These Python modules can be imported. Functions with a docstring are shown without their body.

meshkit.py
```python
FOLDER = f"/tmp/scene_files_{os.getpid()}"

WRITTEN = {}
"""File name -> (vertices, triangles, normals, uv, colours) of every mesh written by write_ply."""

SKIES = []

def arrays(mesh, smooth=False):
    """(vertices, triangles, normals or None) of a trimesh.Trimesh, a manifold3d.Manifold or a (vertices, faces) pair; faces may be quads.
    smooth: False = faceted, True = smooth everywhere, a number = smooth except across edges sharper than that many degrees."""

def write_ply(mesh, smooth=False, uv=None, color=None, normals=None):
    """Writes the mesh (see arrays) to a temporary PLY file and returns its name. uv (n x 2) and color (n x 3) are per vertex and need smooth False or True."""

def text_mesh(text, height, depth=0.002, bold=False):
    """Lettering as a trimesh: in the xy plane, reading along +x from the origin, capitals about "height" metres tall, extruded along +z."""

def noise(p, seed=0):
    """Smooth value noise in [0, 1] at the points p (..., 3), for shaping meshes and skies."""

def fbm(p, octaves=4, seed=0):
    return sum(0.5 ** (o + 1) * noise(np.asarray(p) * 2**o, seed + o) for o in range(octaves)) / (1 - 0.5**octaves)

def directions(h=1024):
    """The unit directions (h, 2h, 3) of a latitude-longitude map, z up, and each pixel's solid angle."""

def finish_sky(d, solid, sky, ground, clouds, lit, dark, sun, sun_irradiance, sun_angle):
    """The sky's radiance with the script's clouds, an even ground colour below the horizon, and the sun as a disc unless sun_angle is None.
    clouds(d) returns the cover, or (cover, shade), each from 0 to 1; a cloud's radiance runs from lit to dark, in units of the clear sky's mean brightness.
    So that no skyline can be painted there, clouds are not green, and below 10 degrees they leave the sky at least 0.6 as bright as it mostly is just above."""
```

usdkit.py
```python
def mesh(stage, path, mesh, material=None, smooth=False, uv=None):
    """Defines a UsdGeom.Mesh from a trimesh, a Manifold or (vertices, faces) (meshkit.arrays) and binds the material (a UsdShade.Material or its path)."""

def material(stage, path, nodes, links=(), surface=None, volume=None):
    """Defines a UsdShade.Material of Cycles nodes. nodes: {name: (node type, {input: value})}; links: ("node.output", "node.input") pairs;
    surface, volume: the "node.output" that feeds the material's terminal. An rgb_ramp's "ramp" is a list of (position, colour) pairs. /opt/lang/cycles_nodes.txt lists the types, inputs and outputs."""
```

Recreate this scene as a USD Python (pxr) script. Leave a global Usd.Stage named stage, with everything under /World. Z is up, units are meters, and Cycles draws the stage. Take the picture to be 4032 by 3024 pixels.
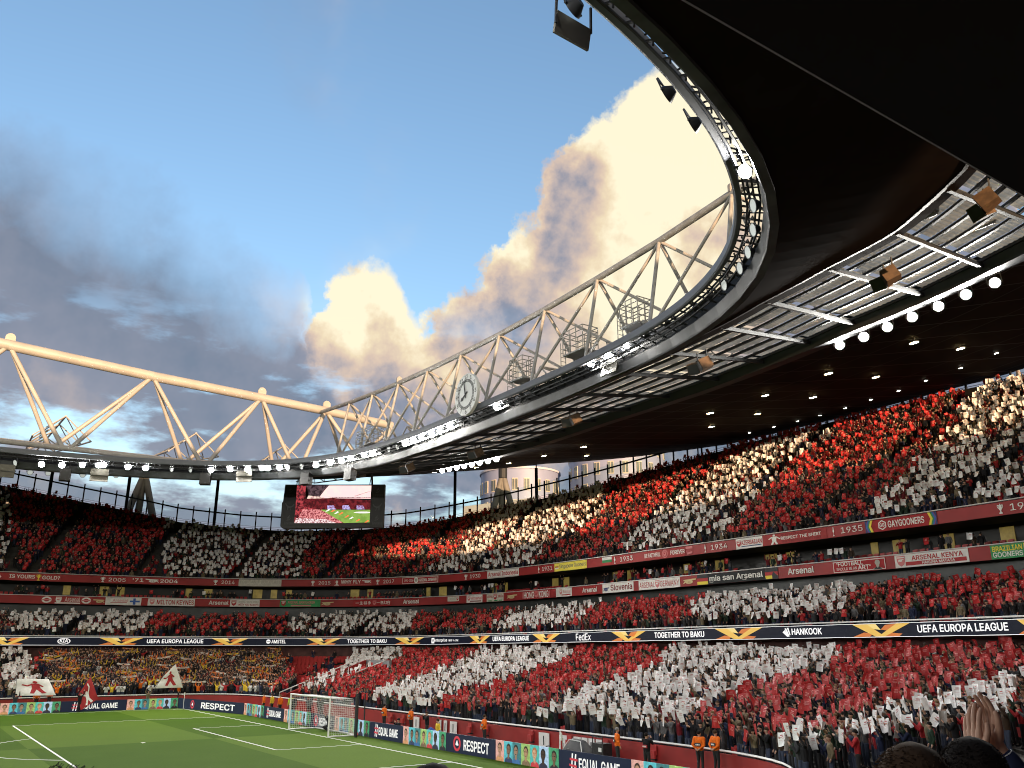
import math, random
import numpy as np, trimesh, manifold3d as m3, shapely.geometry as sg, shapely.ops as so
import usdkit, meshkit
from pxr import Usd, UsdGeom, UsdLux, UsdShade, Gf, Sdf, Vt
from meshkit import text_mesh, fbm

stage = Usd.Stage.CreateInMemory()
UsdGeom.SetStageUpAxis(stage, UsdGeom.Tokens.z)
UsdGeom.SetStageMetersPerUnit(stage, 1.0)
UsdGeom.Xform.Define(stage, "/World")
rng = np.random.default_rng(7)
random.seed(7)
TAU = 2 * math.pi

# ---------------------------------------------------------------- camera
EYE = np.array([61.8868, -24.6370, 5.5114])
YAW, PITCH, ROLL, F_PX = -0.97127, 0.304436, -0.0028666, 3350.81          # F_PX in pixels of a 4032 wide picture
FWD = np.array([math.cos(PITCH) * math.sin(YAW), math.cos(PITCH) * math.cos(YAW), math.sin(PITCH)])
RGT = np.cross(FWD, [0, 0, 1.0]); RGT /= np.linalg.norm(RGT)
UPV = np.cross(RGT, FWD)
RGT, UPV = math.cos(ROLL) * RGT + math.sin(ROLL) * UPV, -math.sin(ROLL) * RGT + math.cos(ROLL) * UPV
cam = UsdGeom.Camera.Define(stage, "/World/camera")
cam.CreateHorizontalApertureAttr(36.0); cam.CreateVerticalApertureAttr(27.0)
cam.CreateFocalLengthAttr(36.0 * F_PX / 4032)
cam.CreateClippingRangeAttr(Gf.Vec2f(0.1, 20000))
cam.CreateExposureAttr(2.2)
cam.AddTransformOp().Set(Gf.Matrix4d(*RGT, 0, *UPV, 0, *(-FWD), 0, *EYE, 1))

def in_view(p, margin=250):
    """Rough test for which people, seats and cards the picture can show at all; the rest of the bowl is left empty."""
    d = np.asarray(p, float) - EYE
    z = d @ FWD
    with np.errstate(all="ignore"):
        x, y = F_PX * (d @ RGT) / z, -F_PX * (d @ UPV) / z
    return (z > 1.0) & (np.abs(x) < 2016 + margin) & (np.abs(y) < 1512 + margin)

# ---------------------------------------------------------------- sun and sky
SUN_AZ, SUN_EL = -0.18, 0.046              # azimuth from +x anticlockwise, elevation
SUN = np.array([math.cos(SUN_EL) * math.cos(SUN_AZ), math.cos(SUN_EL) * math.sin(SUN_AZ), math.sin(SUN_EL)])
sun = UsdLux.DistantLight.Define(stage, "/World/sun")
sun.CreateNormalizeAttr(True); sun.CreateIntensityAttr(0.5); sun.CreateAngleAttr(0.5)
sun.CreateColorAttr(Gf.Vec3f(1.0, 0.64, 0.36))
_z = SUN; _x = np.cross([0, 0, 1.0], _z); _x /= np.linalg.norm(_x); _y = np.cross(_z, _x)
sun.AddTransformOp().Set(Gf.Matrix4d(*_x, 0, *_y, 0, *_z, 0, 0, 0, 0, 1))
UsdGeom.Scope.Define(stage, "/World/Looks")


# the sky's material: the physical sky with clouds mixed in. (bearing from the middle of the view, elevation) of the clouds' upper edge, radians
EDGE = [(-0.7299, 0.4476), (-0.6543, 0.5018), (-0.6086, 0.5133), (-0.5763, 0.515), (-0.5494, 0.5095), (-0.5188, 0.4859), (-0.4755, 0.4689), (-0.4513, 0.4548), (-0.4146, 0.4533), (-0.3928, 0.4403), (-0.3595, 0.4286), (-0.3202, 0.4196), (-0.2891, 0.4089), (-0.2616, 0.4059), (-0.2524, 0.3866), (-0.2422, 0.3323), (-0.2396, 0.379), (-0.2273, 0.4003), (-0.2035, 0.4166), (-0.1724, 0.4231), (-0.1532, 0.4198), (-0.1363, 0.3973), (-0.1224, 0.3654), (-0.1111, 0.357), (-0.0944, 0.3812), (-0.0694, 0.4055), (-0.0439, 0.4295), (-0.0212, 0.456), (-0.0047, 0.4851), (0.022, 0.4993), (0.039, 0.5219), (0.0561, 0.5357), (0.0702, 0.5577), (0.0982, 0.5788), (0.1334, 0.6015), (0.1476, 0.6113), (0.1689, 0.623), (0.19, 0.6318), (0.2109, 0.6376), (0.2387, 0.645), (0.2739, 0.6586), (0.3404, 0.661), (0.4552, 0.5995), (0.5918, 0.4622)]
# patches of cloud that the low sun catches (+) or leaves grey (-): direction, radius, weight
LIT = [((-0.538, 0.626, 0.565), 0.16, 0.75), ((-0.574, 0.599, 0.559), 0.1, 0.35), ((-0.537, 0.685, 0.493), 0.14, 0.55), ((-0.628, 0.599, 0.496), 0.1, 0.38), ((-0.566, 0.642, 0.518), 0.06, 0.3), ((-0.721, 0.52, 0.458), 0.05, 0.45), ((-0.74, 0.515, 0.433), 0.045, 0.25), ((-0.835, 0.381, 0.396), 0.08, 0.6), ((-0.823, 0.401, 0.403), 0.05, 0.25), ((-0.861, 0.347, 0.372), 0.05, 0.3), ((-0.697, 0.596, 0.398), 0.24, 0.62), ((-0.634, 0.658, 0.406), 0.14, 0.42), ((-0.83, 0.454, 0.325), 0.1, 0.2), ((-0.896, 0.262, 0.358), 0.07, 0.12), ((-0.873, 0.305, 0.381), 0.05, 0.25), ((-0.876, 0.356, 0.325), 0.06, 0.25), ((-0.963, 0.093, 0.254), 0.1, 0.15), ((-0.681, 0.549, 0.485), 0.09, -0.35), ((-0.653, 0.557, 0.514), 0.06, -0.15), ((-0.715, 0.533, 0.453), 0.06, -0.35), ((-0.648, 0.596, 0.475), 0.05, -0.2), ((-0.578, 0.666, 0.471), 0.085, -0.5), ((-0.629, 0.636, 0.446), 0.07, -0.35), ((-0.77, 0.503, 0.392), 0.1, -0.3), ((-0.846, 0.388, 0.366), 0.03, -0.25), ((-0.901, 0.149, 0.407), 0.2, -0.1), ((-0.614, 0.617, 0.492), 0.04, -0.25)]
class Nodes:
    """Collects Cycles nodes and links for one material."""
    def __init__(self):
        self.n, self.l, self.k = {}, [], 0
    def add(self, kind, out, **inputs):
        self.k += 1
        name = f"n{self.k}"
        plain = {}
        for key, v in inputs.items():
            if isinstance(v, str) and "." in v and v.split(".")[0] in self.n:
                self.l.append((v, f"{name}.{key}"))
            else:
                plain[key] = v
        self.n[name] = (kind, plain)
        return f"{name}.{out}"
    def math(self, t, a, b=0.5, c=0.0, clamp=False):
        return self.add("math", "value", math_type=t, value1=a, value2=b, value3=c, use_clamp=clamp)
    def smooth(self, v, lo, hi, a=0.0, b=1.0):
        return self.add("map_range", "result", range_type="smoothstep", value=v, from_min=lo, from_max=hi, to_min=a, to_max=b, clamp=True)

def make_sky():
    N = Nodes()
    d = N.add("texture_coordinate", "generated")
    fh, rh = FWD * [1, 1, 0], np.array([FWD[1], -FWD[0], 0])
    fh, rh = fh / np.linalg.norm(fh), rh / np.linalg.norm(rh)
    noise = lambda v, s, det, rough=.55, dist=0.0: N.add("noise_texture", "fac", vector=v, scale=s, detail=det, roughness=rough, distortion=dist)
    dot = lambda v, w: N.add("vector_math", "value", math_type="dot_product", vector1=v, vector2=tuple(w))
    sky = N.add("sky_texture", "color", sky_type="single_scattering", sun_disc=False, sun_elevation=SUN_EL, sun_rotation=math.atan2(SUN[0], SUN[1]), air_density=1.0, aerosol_density=0.1, ozone_density=3.0)
    sky = N.add("mix", "color", mix_type="multiply", fac=1.0, color1=sky, color2=(1.6, 1.14, 0.93))
    az = N.math("arctan2", dot(d, rh), dot(d, fh))
    el = N.math("arcsine", dot(d, (0, 0, 1)))
    # pale haze towards the horizon
    sky = N.add("mix", "color", mix_type="mix", fac=N.smooth(el, 0.30, -0.02, 0.0, 0.85), color1=sky, color2=(1.15, 1.35, 1.45))
    n1, n2, n3 = noise(d, 5.0, 9.0, .58), noise(d, 15.0, 9.0, .64), noise(d, 2.3, 3.0)
    # the clouds' upper edge as a curve over the bearing
    a = np.array([e[0] for e in EDGE]); e = np.array([e[1] for e in EDGE])
    xs = np.linspace(-1, 1, 256)
    es = np.interp(xs, a, e, left=0.25, right=0.25)
    far = np.abs(xs) > 0.62
    es[far] = np.interp(np.abs(xs[far]), [0.62, 1.0], [0, 1]) * (0.95 - es[far]) + es[far]  # unseen high cloud deck added outside the view for warm fill light
    azn = N.math("multiply_add", N.math("subtract", n2, 0.5), 0.07, az)
    azm = N.add("map_range", "result", value=azn, from_min=-1.0, from_max=1.0, to_min=0.0, to_max=1.0, clamp=True)
    edge = N.add("rgb_ramp", "color", ramp=[(i / 255, (v, v, v)) for i, v in enumerate(es)], fac=azm)
    edge = N.add("rgb_to_bw", "val", color=edge)
    h = N.math("subtract", edge, el)                                   # > 0 below the edge
    h = N.math("add", h, N.math("multiply_add", n1, 0.16, -0.075))
    h = N.math("add", h, N.math("multiply_add", n2, 0.085, -0.028))
    right = N.smooth(az, -0.275, -0.235)                                    # 0 in the soft grey bank, 1 in the crisp cumulus
    width = N.math("multiply_add", right, -0.108, 0.125)
    cover = N.math("divide", h, width)
    cover = N.math("add", cover, 0.1, clamp=True)
    # gaps low down in the grey bank
    st = N.add("mapping", "vector", vector=d, scale=(1.0, 1.0, 3.2))
    gaps = N.math("multiply", N.smooth(noise(st, 4.2, 7.0, .6), 0.50, 0.62), N.math("multiply", N.smooth(el, 0.43, 0.24), N.smooth(az, 0.09, -0.06)))
    cover = N.math("multiply", cover, N.math("subtract", 1.0, gaps))
    thin = N.math("multiply", N.smooth(noise(d, 3.1, 5.0), 0.55, 0.75), 0.22)
    cover = N.math("maximum", N.math("multiply", cover, 0.97), thin)
    # light and shade of the clouds: patches, and relief lit from the sun's side
    lit = 0.0
    for c, r, w in LIT:
        dist = N.add("vector_math", "value", math_type="distance", vector1=d, vector2=c)
        dist = N.math("multiply_add", N.math("subtract", n1, 0.5), 0.55 * r, dist)
        p = N.smooth(dist, r * 1.25, r * 0.15, 0.0, w)
        lit = N.math("add", lit, p)
    off = tuple(0.018 * (rh * 0.8 + np.array([0, 0, 0.6])))
    d2 = N.add("vector_math", "vector", math_type="add", vector1=d, vector2=off)
    sunward = N.smooth(dot(d, (SUN[0], SUN[1], 0.25)), 0.25, 0.95)
    lit = N.math("add", lit, N.math("multiply", sunward, 0.9))  # clouds round the sun brightened, added to warm the overall light
    relief = N.math("subtract", noise(d, 7.0, 8.0, .56), noise(d2, 7.0, 8.0, .56))
    lit = N.math("add", lit, N.math("multiply", relief, N.math("multiply_add", right, 1.7, 0.9)))
    lit = N.math("add", lit, N.math("multiply_add", n3, 0.5, -0.22))
    thick = N.math("multiply", N.smooth(h, 0.0, 0.07, 0.32, 0.0), N.math("multiply_add", right, 0.7, 0.3))
    lit = N.math("add", N.math("add", lit, thick), 0.13, clamp=True)
    k = 1.0 / 0.80
    col = N.add("rgb_ramp", "color", fac=lit, ramp=[(p, tuple(np.array(c) * k)) for p, c in [(0, (.22, .27, .37)), (.25, (.33, .35, .44)), (.45, (.62, .52, .50)), (.62, (.86, .66, .52)), (.8, (1.05, .86, .58)), (1, (1.25, 1.12, .80))]])
    out = N.add("mix", "color", mix_type="mix", fac=cover, color1=sky, color2=col)
    N.add("background_shader", "background", color=out, strength=0.15)
    m = usdkit.material(stage, "/World/Looks/sky_with_clouds", N.n, N.l, surface=f"n{N.k}.background")
    dome = UsdLux.DomeLight.Define(stage, "/World/sky")
    UsdShade.MaterialBindingAPI.Apply(dome.GetPrim()).Bind(m)
    dome.GetPrim().SetCustomDataByKey("kind", "structure")
make_sky()

# ---------------------------------------------------------------- plan curves of the bowl
CY = -52.5                                   # middle of the pitch; the goal line near us is y = 0, the far touchline x = -34

class Ring:
    """A rounded rectangle |x/a|^n + |(y-CY)/b|^n = 1; u runs 0..4 anticlockwise, one unit per quadrant, even in arc length."""
    def __init__(self, a, b, n):
        self.a, self.b, self.n = a, b, n
        t = np.linspace(0, np.pi / 2, 6001)
        t = np.concatenate([t, np.pi / 2 * t ** 3 / t[-1] ** 3, np.pi / 2 * (1 - (1 - t / t[-1]) ** 3)])
        t = np.unique(np.round(t, 12))
        p = np.stack([a * np.maximum(np.cos(t), 0) ** (2 / n), b * np.maximum(np.sin(t), 0) ** (2 / n)], 1)
        s = np.r_[0, np.cumsum(np.linalg.norm(np.diff(p, axis=0), axis=1))]
        self.q, self.p, self.len = s / s[-1], p, s[-1]
    def at(self, u):
        u = np.asarray(u, float) % 4
        k = np.floor(u).astype(int)
        f = u - k
        odd = k % 2 == 1
        g = np.where(odd, 1 - f, f)
        x, y = np.interp(g, self.q, self.p[:, 0]), np.interp(g, self.q, self.p[:, 1])
        x = np.where((k == 1) | (k == 2), -x, x)
        y = np.where((k == 2) | (k == 3), -y, y)
        return np.stack([x, y + CY], -1)
    def frame(self, u):
        """point, unit tangent (towards growing u) and unit normal pointing into the bowl"""
        e = 2e-4
        d = self.at(np.asarray(u) + e) - self.at(np.asarray(u) - e)
        d = d / np.linalg.norm(d, axis=-1, keepdims=True)
        return self.at(u), d, np.stack([-d[..., 1], d[..., 0]], -1)

FRONT = Ring(42.0, 60.1, 10.0)               # wall before the lower tier
LED = Ring(61.1, 84.737, 6.0)                # ribbon board, front of the club tier
CLUB = Ring(76.876, 95.509, 3.97)            # banner fascia before the boxes
UPPER = Ring(76.633, 94.378, 3.99)           # front of the upper tier
ROOF_IN = Ring(46.15, 67.536, 3.855)
ROOF_OUT = Ring(106.0, 122.0, 3.3)
Z_LED, H_LED, Z_CLUB, H_CLUB, Z_UP, H_UP = 6.428, 0.881, 12.071, 1.034, 15.081, 0.992
Z_LIP = 27.2

def fold(u):
    """0 at the middle of a long side, 1 at the middle of an end"""
    u = np.asarray(u, float) % 2
    return 1 - np.abs(1 - u)
RIM_Q = [(0, 30.0), (.19, 24.9), (.263, 21.3), (.306, 19.3), (.358, 16.5), (.42, 15.2), (.47, 14.9), (.53, 15.5), (.58, 16.5), (.64, 19.3), (.707, 22.0), (.8, 24.3), (.93, 27.0), (1, 27.1)]
def rim_depth(u):
    return np.interp(fold(u), *np.array(RIM_Q).T)
OUT_Q = [(0, 36.8), (.35, 37.0), (.5, 37.8), (.6, 38.0), (.7, 37.4), (.8, 35.6), (.9, 34.1), (1, 33.9)]
def out_z(u):
    return np.interp(fold(u), *np.array(OUT_Q).T)

def lower_at(u, f):
    """Floor of the lower tier, f from 0 at the front wall to 1 under the club tier."""
    a, b = FRONT.at(u), LED.at(u)
    b = b + 0.06 * (b - a)
    p = a + (b - a) * np.asarray(f)[..., None]
    return np.concatenate([p, (0.55 + 3.75 * np.asarray(f, float))[..., None] + 0 * p[..., :1]], -1)
def club_at(u, f):
    a, b = LED.at(u), CLUB.at(u)
    p = a + (b - a) * (0.02 + 0.98 * np.asarray(f))[..., None]
    return np.concatenate([p, (6.75 + 2.75 * np.asarray(f, float))[..., None] + 0 * p[..., :1]], -1)
SLOPE = 0.64
def upper_at(u, d):
    """Floor of the upper tier d metres behind its front."""
    p, _, n = UPPER.frame(u)
    c = np.array([0, CY])
    q = p - c
    k = np.stack([q[..., 0] / UPPER.a, q[..., 1] / UPPER.b], -1) * np.asarray(d)[..., None]
    return np.concatenate([p + k, (15.3 + SLOPE * np.asarray(d, float))[..., None] + 0 * p[..., :1]], -1)
def soffit_at(u, s):
    """Underside of the roof, s from 0 at the inner edge to 1 at the outer rim."""
    a, b = ROOF_IN.at(u), ROOF_OUT.at(u)
    p = a + (b - a) * np.asarray(s)[..., None]
    z = 25.0 + (out_z(u) - 25.0) * np.asarray(s, float)
    return np.concatenate([p, z[..., None] + 0 * p[..., :1]], -1)

TIN_Q = [(0, .24), (.5, .2), (.593, .18), (.642, .15), (.671, .112), (.711, .076), (.776, .05), (.85, .04), (1, .05)]
TOUT_Q = [(0, .40), (.5, .36), (.683, .322), (.742, .287), (.779, .262), (.9, .246), (1, .24)]
def tin(u):
    return np.interp(fold(u), *np.array(TIN_Q).T)
def tout(u):
    return np.interp(fold(u), *np.array(TOUT_Q).T)

# ---------------------------------------------------------------- materials and small mesh helpers
MATS = {}
def mat(name, color, rough=0.6, metal=0.0, vary=0.0, scale=1.0, spec=0.5, emit=None, strength=1.0, second=None, bump=0.0, coat=0.0):
    """A principled material whose colour wanders a little with a noise in world space (from color to second)."""
    if name in MATS:
        return MATS[name]
    N = Nodes()
    kw = dict(roughness=rough, metallic=metal, specular_ior_level=spec, coat_weight=coat)
    if vary or second:
        p = N.add("geometry", "position")
        f = N.add("noise_texture", "fac", vector=p, scale=scale, detail=5.0, roughness=0.6)
        f = N.smooth(f, 0.32, 0.68)
        lo = np.array(color) * (1 - vary); hi = np.array(second if second else np.array(color) * (1 + vary))
        kw["base_color"] = N.add("mix", "color", fac=f, color1=tuple(lo), color2=tuple(np.clip(hi, 0, 1)))
        if bump:
            kw["normal"] = N.add("bump", "normal", height=f, strength=bump, distance=0.02)
    else:
        kw["base_color"] = tuple(color)
    if emit is not None:
        kw["emission_color"] = tuple(emit); kw["emission_strength"] = strength
    N.add("principled_bsdf", "BSDF", **kw)
    MATS[name] = usdkit.material(stage, f"/World/Looks/{name}", N.n, N.l, surface=f"n{N.k}.BSDF")
    return MATS[name]

USED = {}
def fresh(parent, name):
    key = (parent, name)
    k = USED.get(key, 0)
    USED[key] = k + 1
    return f"{parent}/{name}" if k == 0 else f"{parent}/{name}_{k:03d}"
def tag(path, label=None, cat=None, group=None, kind=None):
    p = stage.GetPrimAtPath(path)
    for k, v in (("label", label), ("category", cat), ("group", group), ("kind", kind)):
        if v:
            p.SetCustomDataByKey(k, v)
    return path
def thing(name, label, cat, group=None, loc=None, rz=0.0, matrix=None, kind=None):
    path = fresh("/World", name)
    x = UsdGeom.Xform.Define(stage, path)
    if matrix is not None:
        x.AddTransformOp().Set(Gf.Matrix4d(*np.asarray(matrix, float).T.ravel()))
    elif loc is not None:
        x.AddTranslateOp().Set(Gf.Vec3d(*map(float, loc)))
        if rz:
            x.AddRotateZOp().Set(math.degrees(rz))
    return tag(path, label, cat, group, kind)
def part(parent, name, mesh, material, smooth=False, label=None, kind=None):
    path = fresh(parent, name)
    usdkit.mesh(stage, path, mesh, material, smooth=smooth)
    return tag(path, label, kind=kind)
def whole(name, mesh, material, label, cat, group=None, smooth=False, kind=None):
    path = fresh("/World", name)
    usdkit.mesh(stage, path, mesh, material, smooth=smooth)
    return tag(path, label, cat, group, kind)
def setting(name, mesh, material, kind="structure", smooth=False):
    path = fresh("/World", name)
    usdkit.mesh(stage, path, mesh, material, smooth=smooth)
    return tag(path, kind=kind)
def copy_of(source, name, label, cat, group=None, matrix=None, loc=None, rz=0.0):
    path = thing(name, label, cat, group, loc=loc, rz=rz, matrix=matrix)
    p = stage.GetPrimAtPath(path)
    p.GetReferences().AddInternalReference(source)
    p.SetInstanceable(True)
    return path
def look(pos, axis_y, axis_z):
    """4x4 whose y axis leans to axis_y and whose z axis is axis_z"""
    z = np.asarray(axis_z, float); z = z / np.linalg.norm(z)
    x = np.cross(axis_y, z); x /= np.linalg.norm(x)
    m = np.eye(4); m[:3, 0], m[:3, 1], m[:3, 2], m[:3, 3] = x, np.cross(z, x), z, pos
    return m

def join(*ms):
    if len(ms) == 1 and isinstance(ms[0], list):
        ms = ms[0]
    V, F, n = [], [], 0
    for m in ms:
        v, f, _ = meshkit.arrays(m)
        V.append(v); F.append(f + n); n += len(v)
    return np.vstack(V), np.vstack(F)
def moved(m, t=(0, 0, 0), rz=0.0, matrix=None, scale=None):
    v, f, _ = meshkit.arrays(m)
    v = np.array(v, float)
    if scale is not None:
        v = v * np.asarray(scale, float)
    if matrix is not None:
        v = v @ np.asarray(matrix)[:3, :3].T + np.asarray(matrix)[:3, 3]
    else:
        c, s = math.cos(rz), math.sin(rz)
        v = v @ np.array([[c, -s, 0], [s, c, 0], [0, 0, 1]]).T + np.asarray(t, float)
    return v, f
BOX_V = np.array([[x, y, z] for x in (-.5, .5) for y in (-.5, .5) for z in (-.5, .5)])
BOX_F = np.array([[0, 1, 3], [0, 3, 2], [4, 6, 7], [4, 7, 5], [0, 4, 5], [0, 5, 1], [2, 3, 7], [2, 7, 6], [0, 2, 6], [0, 6, 4], [1, 5, 7], [1, 7, 3]])
def box(size, at=(0, 0, 0)):
    return BOX_V * np.asarray(size, float) + np.asarray(at, float), BOX_F
def bar(a, b, w, h=None, up=(0, 0, 1)):
    """A box beam from a to b, w wide and h high."""
    a, b = np.asarray(a, float), np.asarray(b, float)
    d = b - a; L = np.linalg.norm(d); d = d / L
    up = np.asarray(up, float)
    if abs(d @ up) > 0.98 * np.linalg.norm(up):
        up = np.array([0, 1.0, 0])
    s = np.cross(d, up); s /= np.linalg.norm(s)
    u = np.cross(s, d)
    v = BOX_V * [L, w, h or w]
    return (a + b) / 2 + v[:, :1] * d + v[:, 1:2] * s + v[:, 2:] * u, BOX_F
def tube(a, b, r, seg=10, r2=None, caps=True):
    a, b = np.asarray(a, float), np.asarray(b, float)
    d = b - a; d = d / np.linalg.norm(d)
    s = np.cross(d, [0, 0, 1.0] if abs(d[2]) < 0.95 else [0, 1.0, 0]); s /= np.linalg.norm(s)
    u = np.cross(s, d)
    t = np.arange(seg) / seg * TAU
    ring = np.cos(t)[:, None] * s + np.sin(t)[:, None] * u
    v = np.vstack([a + r * ring, b + (r if r2 is None else r2) * ring, [a], [b]])
    i = np.arange(seg); j = (i + 1) % seg
    f = np.vstack([np.c_[i, j, seg + j], np.c_[i, seg + j, seg + i]] + ([np.c_[j, i, 0 * i + 2 * seg], np.c_[seg + i, seg + j, 0 * i + 2 * seg + 1]] if caps else []))
    return v, f
def polytube(pts, r, seg=6):
    return join([tube(a, b, r, seg) for a, b in zip(pts[:-1], pts[1:])])
def grid(P, closed=False):
    """Quads over an (m, k, 3) grid of points."""
    m, k = P.shape[:2]
    i, j = np.meshgrid(np.arange(m if closed else m - 1), np.arange(k - 1), indexing="ij")
    i2 = (i + 1) % m
    q = np.stack([i * k + j, i2 * k + j, i2 * k + j + 1, i * k + j + 1], -1).reshape(-1, 4)
    return P.reshape(-1, 3), np.vstack([q[:, [0, 1, 2]], q[:, [0, 2, 3]]])
def slab(P, d):
    """A grid of points made into a thin closed sheet: P and P + d."""
    d = np.broadcast_to(d, P.shape)
    m, k = P.shape[:2]
    Q = P + d
    ring = np.concatenate([P, Q[:, ::-1], P[:, :1]], 1)
    v, f = grid(ring)
    ends = []
    for r in (0, m - 1):
        base = r * ring.shape[1]
        for j in range(k - 1):
            a, b, c, e = base + j, base + j + 1, base + 2 * k - 2 - j, base + 2 * k - 1 - j
            ends += [[a, b, c], [a, c, e]]
    return v, np.vstack([f, ends])
def extrude(poly, depth):
    ps = getattr(poly, "geoms", [poly])
    return trimesh.util.concatenate([trimesh.creation.extrude_polygon(p, depth, engine="earcut") for p in ps if p.area > 1e-9])
def sweep_ring(ring, us, prof, zs=0.0, closed=False):
    """A profile [(inwards, z), ...] swept along a ring at the parameters us."""
    p, t, n = ring.frame(us)
    out = []
    for w, z in prof:
        out.append(np.concatenate([p + n * w, np.broadcast_to(np.asarray(z + zs, float), us.shape)[:, None]], 1))
    return grid(np.stack(out, 1), closed)
def wrap(mesh, ring, u_left, u_right, z0, off, xspan, zscale=1.0):
    """Lays a mesh drawn in x (xspan = left, right), y (up) and z (out) on the inside face of a ring."""
    v, f, _ = meshkit.arrays(mesh)
    us = u_left + (v[:, 0] - xspan[0]) / (xspan[1] - xspan[0]) * (u_right - u_left)
    p, t, n = ring.frame(us)
    xy = p + n * (off + v[:, 2])[:, None]
    return np.c_[xy, z0 + v[:, 1] * zscale], f[:, ::-1]

# ---------------------------------------------------------------- setting: ground, pitch, track
concrete = mat("concrete", (.20, .19, .175), .9, vary=.25, scale=.8)
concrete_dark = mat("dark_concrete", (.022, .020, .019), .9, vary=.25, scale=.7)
tread = mat("terrace_concrete", (.055, .052, .047), .9, vary=.25, scale=1.3)
asphalt = mat("asphalt", (.05, .05, .052), .95, vary=.2, scale=.3)
ss = np.linspace(-3000, 3000, 25)
G = np.stack(list(np.meshgrid(ss, ss, indexing="ij")) + [np.full((25, 25), -0.12)], -1)
setting("ground", grid(G), asphalt)

def grass_material():
    N = Nodes()
    p = N.add("geometry", "position")
    s = N.add("separate_xyz", "x", vector=p)
    sx, sy = s, s.replace(".x", ".y")
    band = lambda v, o, w: N.math("floor", N.math("divide", N.math("add", v, o), w))
    k = N.math("absolute", N.math("modulo", N.math("add", band(sx, 240.16, 20.0), band(sy, 237.5, 11.0)), 2.0))
    n1 = N.add("noise_texture", "fac", vector=p, scale=0.35, detail=4.0)
    n2 = N.add("noise_texture", "fac", vector=p, scale=9.0, detail=6.0, roughness=.7)
    k = N.math("add", N.math("multiply", k, 0.8), N.math("multiply", n1, 0.35))
    c = N.add("mix", "color", fac=N.math("multiply", k, 0.85, clamp=True), color1=(.050, .104, .004), color2=(.100, .165, .018))
    c = N.add("mix", "color", mix_type="multiply", fac=0.55, color1=c, color2=N.add("rgb_ramp", "color", fac=n2, ramp=[(0.25, (.45, .5, .35)), (.6, (1, 1, 1)), (1, (1.2, 1.15, 1.1))]))
    b = N.add("bump", "normal", height=n2, strength=0.4, distance=0.03)
    N.add("principled_bsdf", "BSDF", base_color=c, roughness=0.85, specular_ior_level=0.05, normal=b)
    return usdkit.material(stage, "/World/Looks/mown_grass", N.n, N.l, surface=f"n{N.k}.BSDF")
gx, gy = np.linspace(-41, 41, 42), np.linspace(-111, 5.6, 60)
G = np.stack(list(np.meshgrid(gx, gy, indexing="ij")) + [np.zeros((42, 60))], -1)
setting("pitch", grid(G), grass_material())
setting("pitch_side_track", sweep_ring(FRONT, np.linspace(0, 4, 241), [(7.5, -.03), (-.3, -.03)], closed=False), mat("track_red", (.11, .035, .028), .9, vary=.35, scale=.6))

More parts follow.
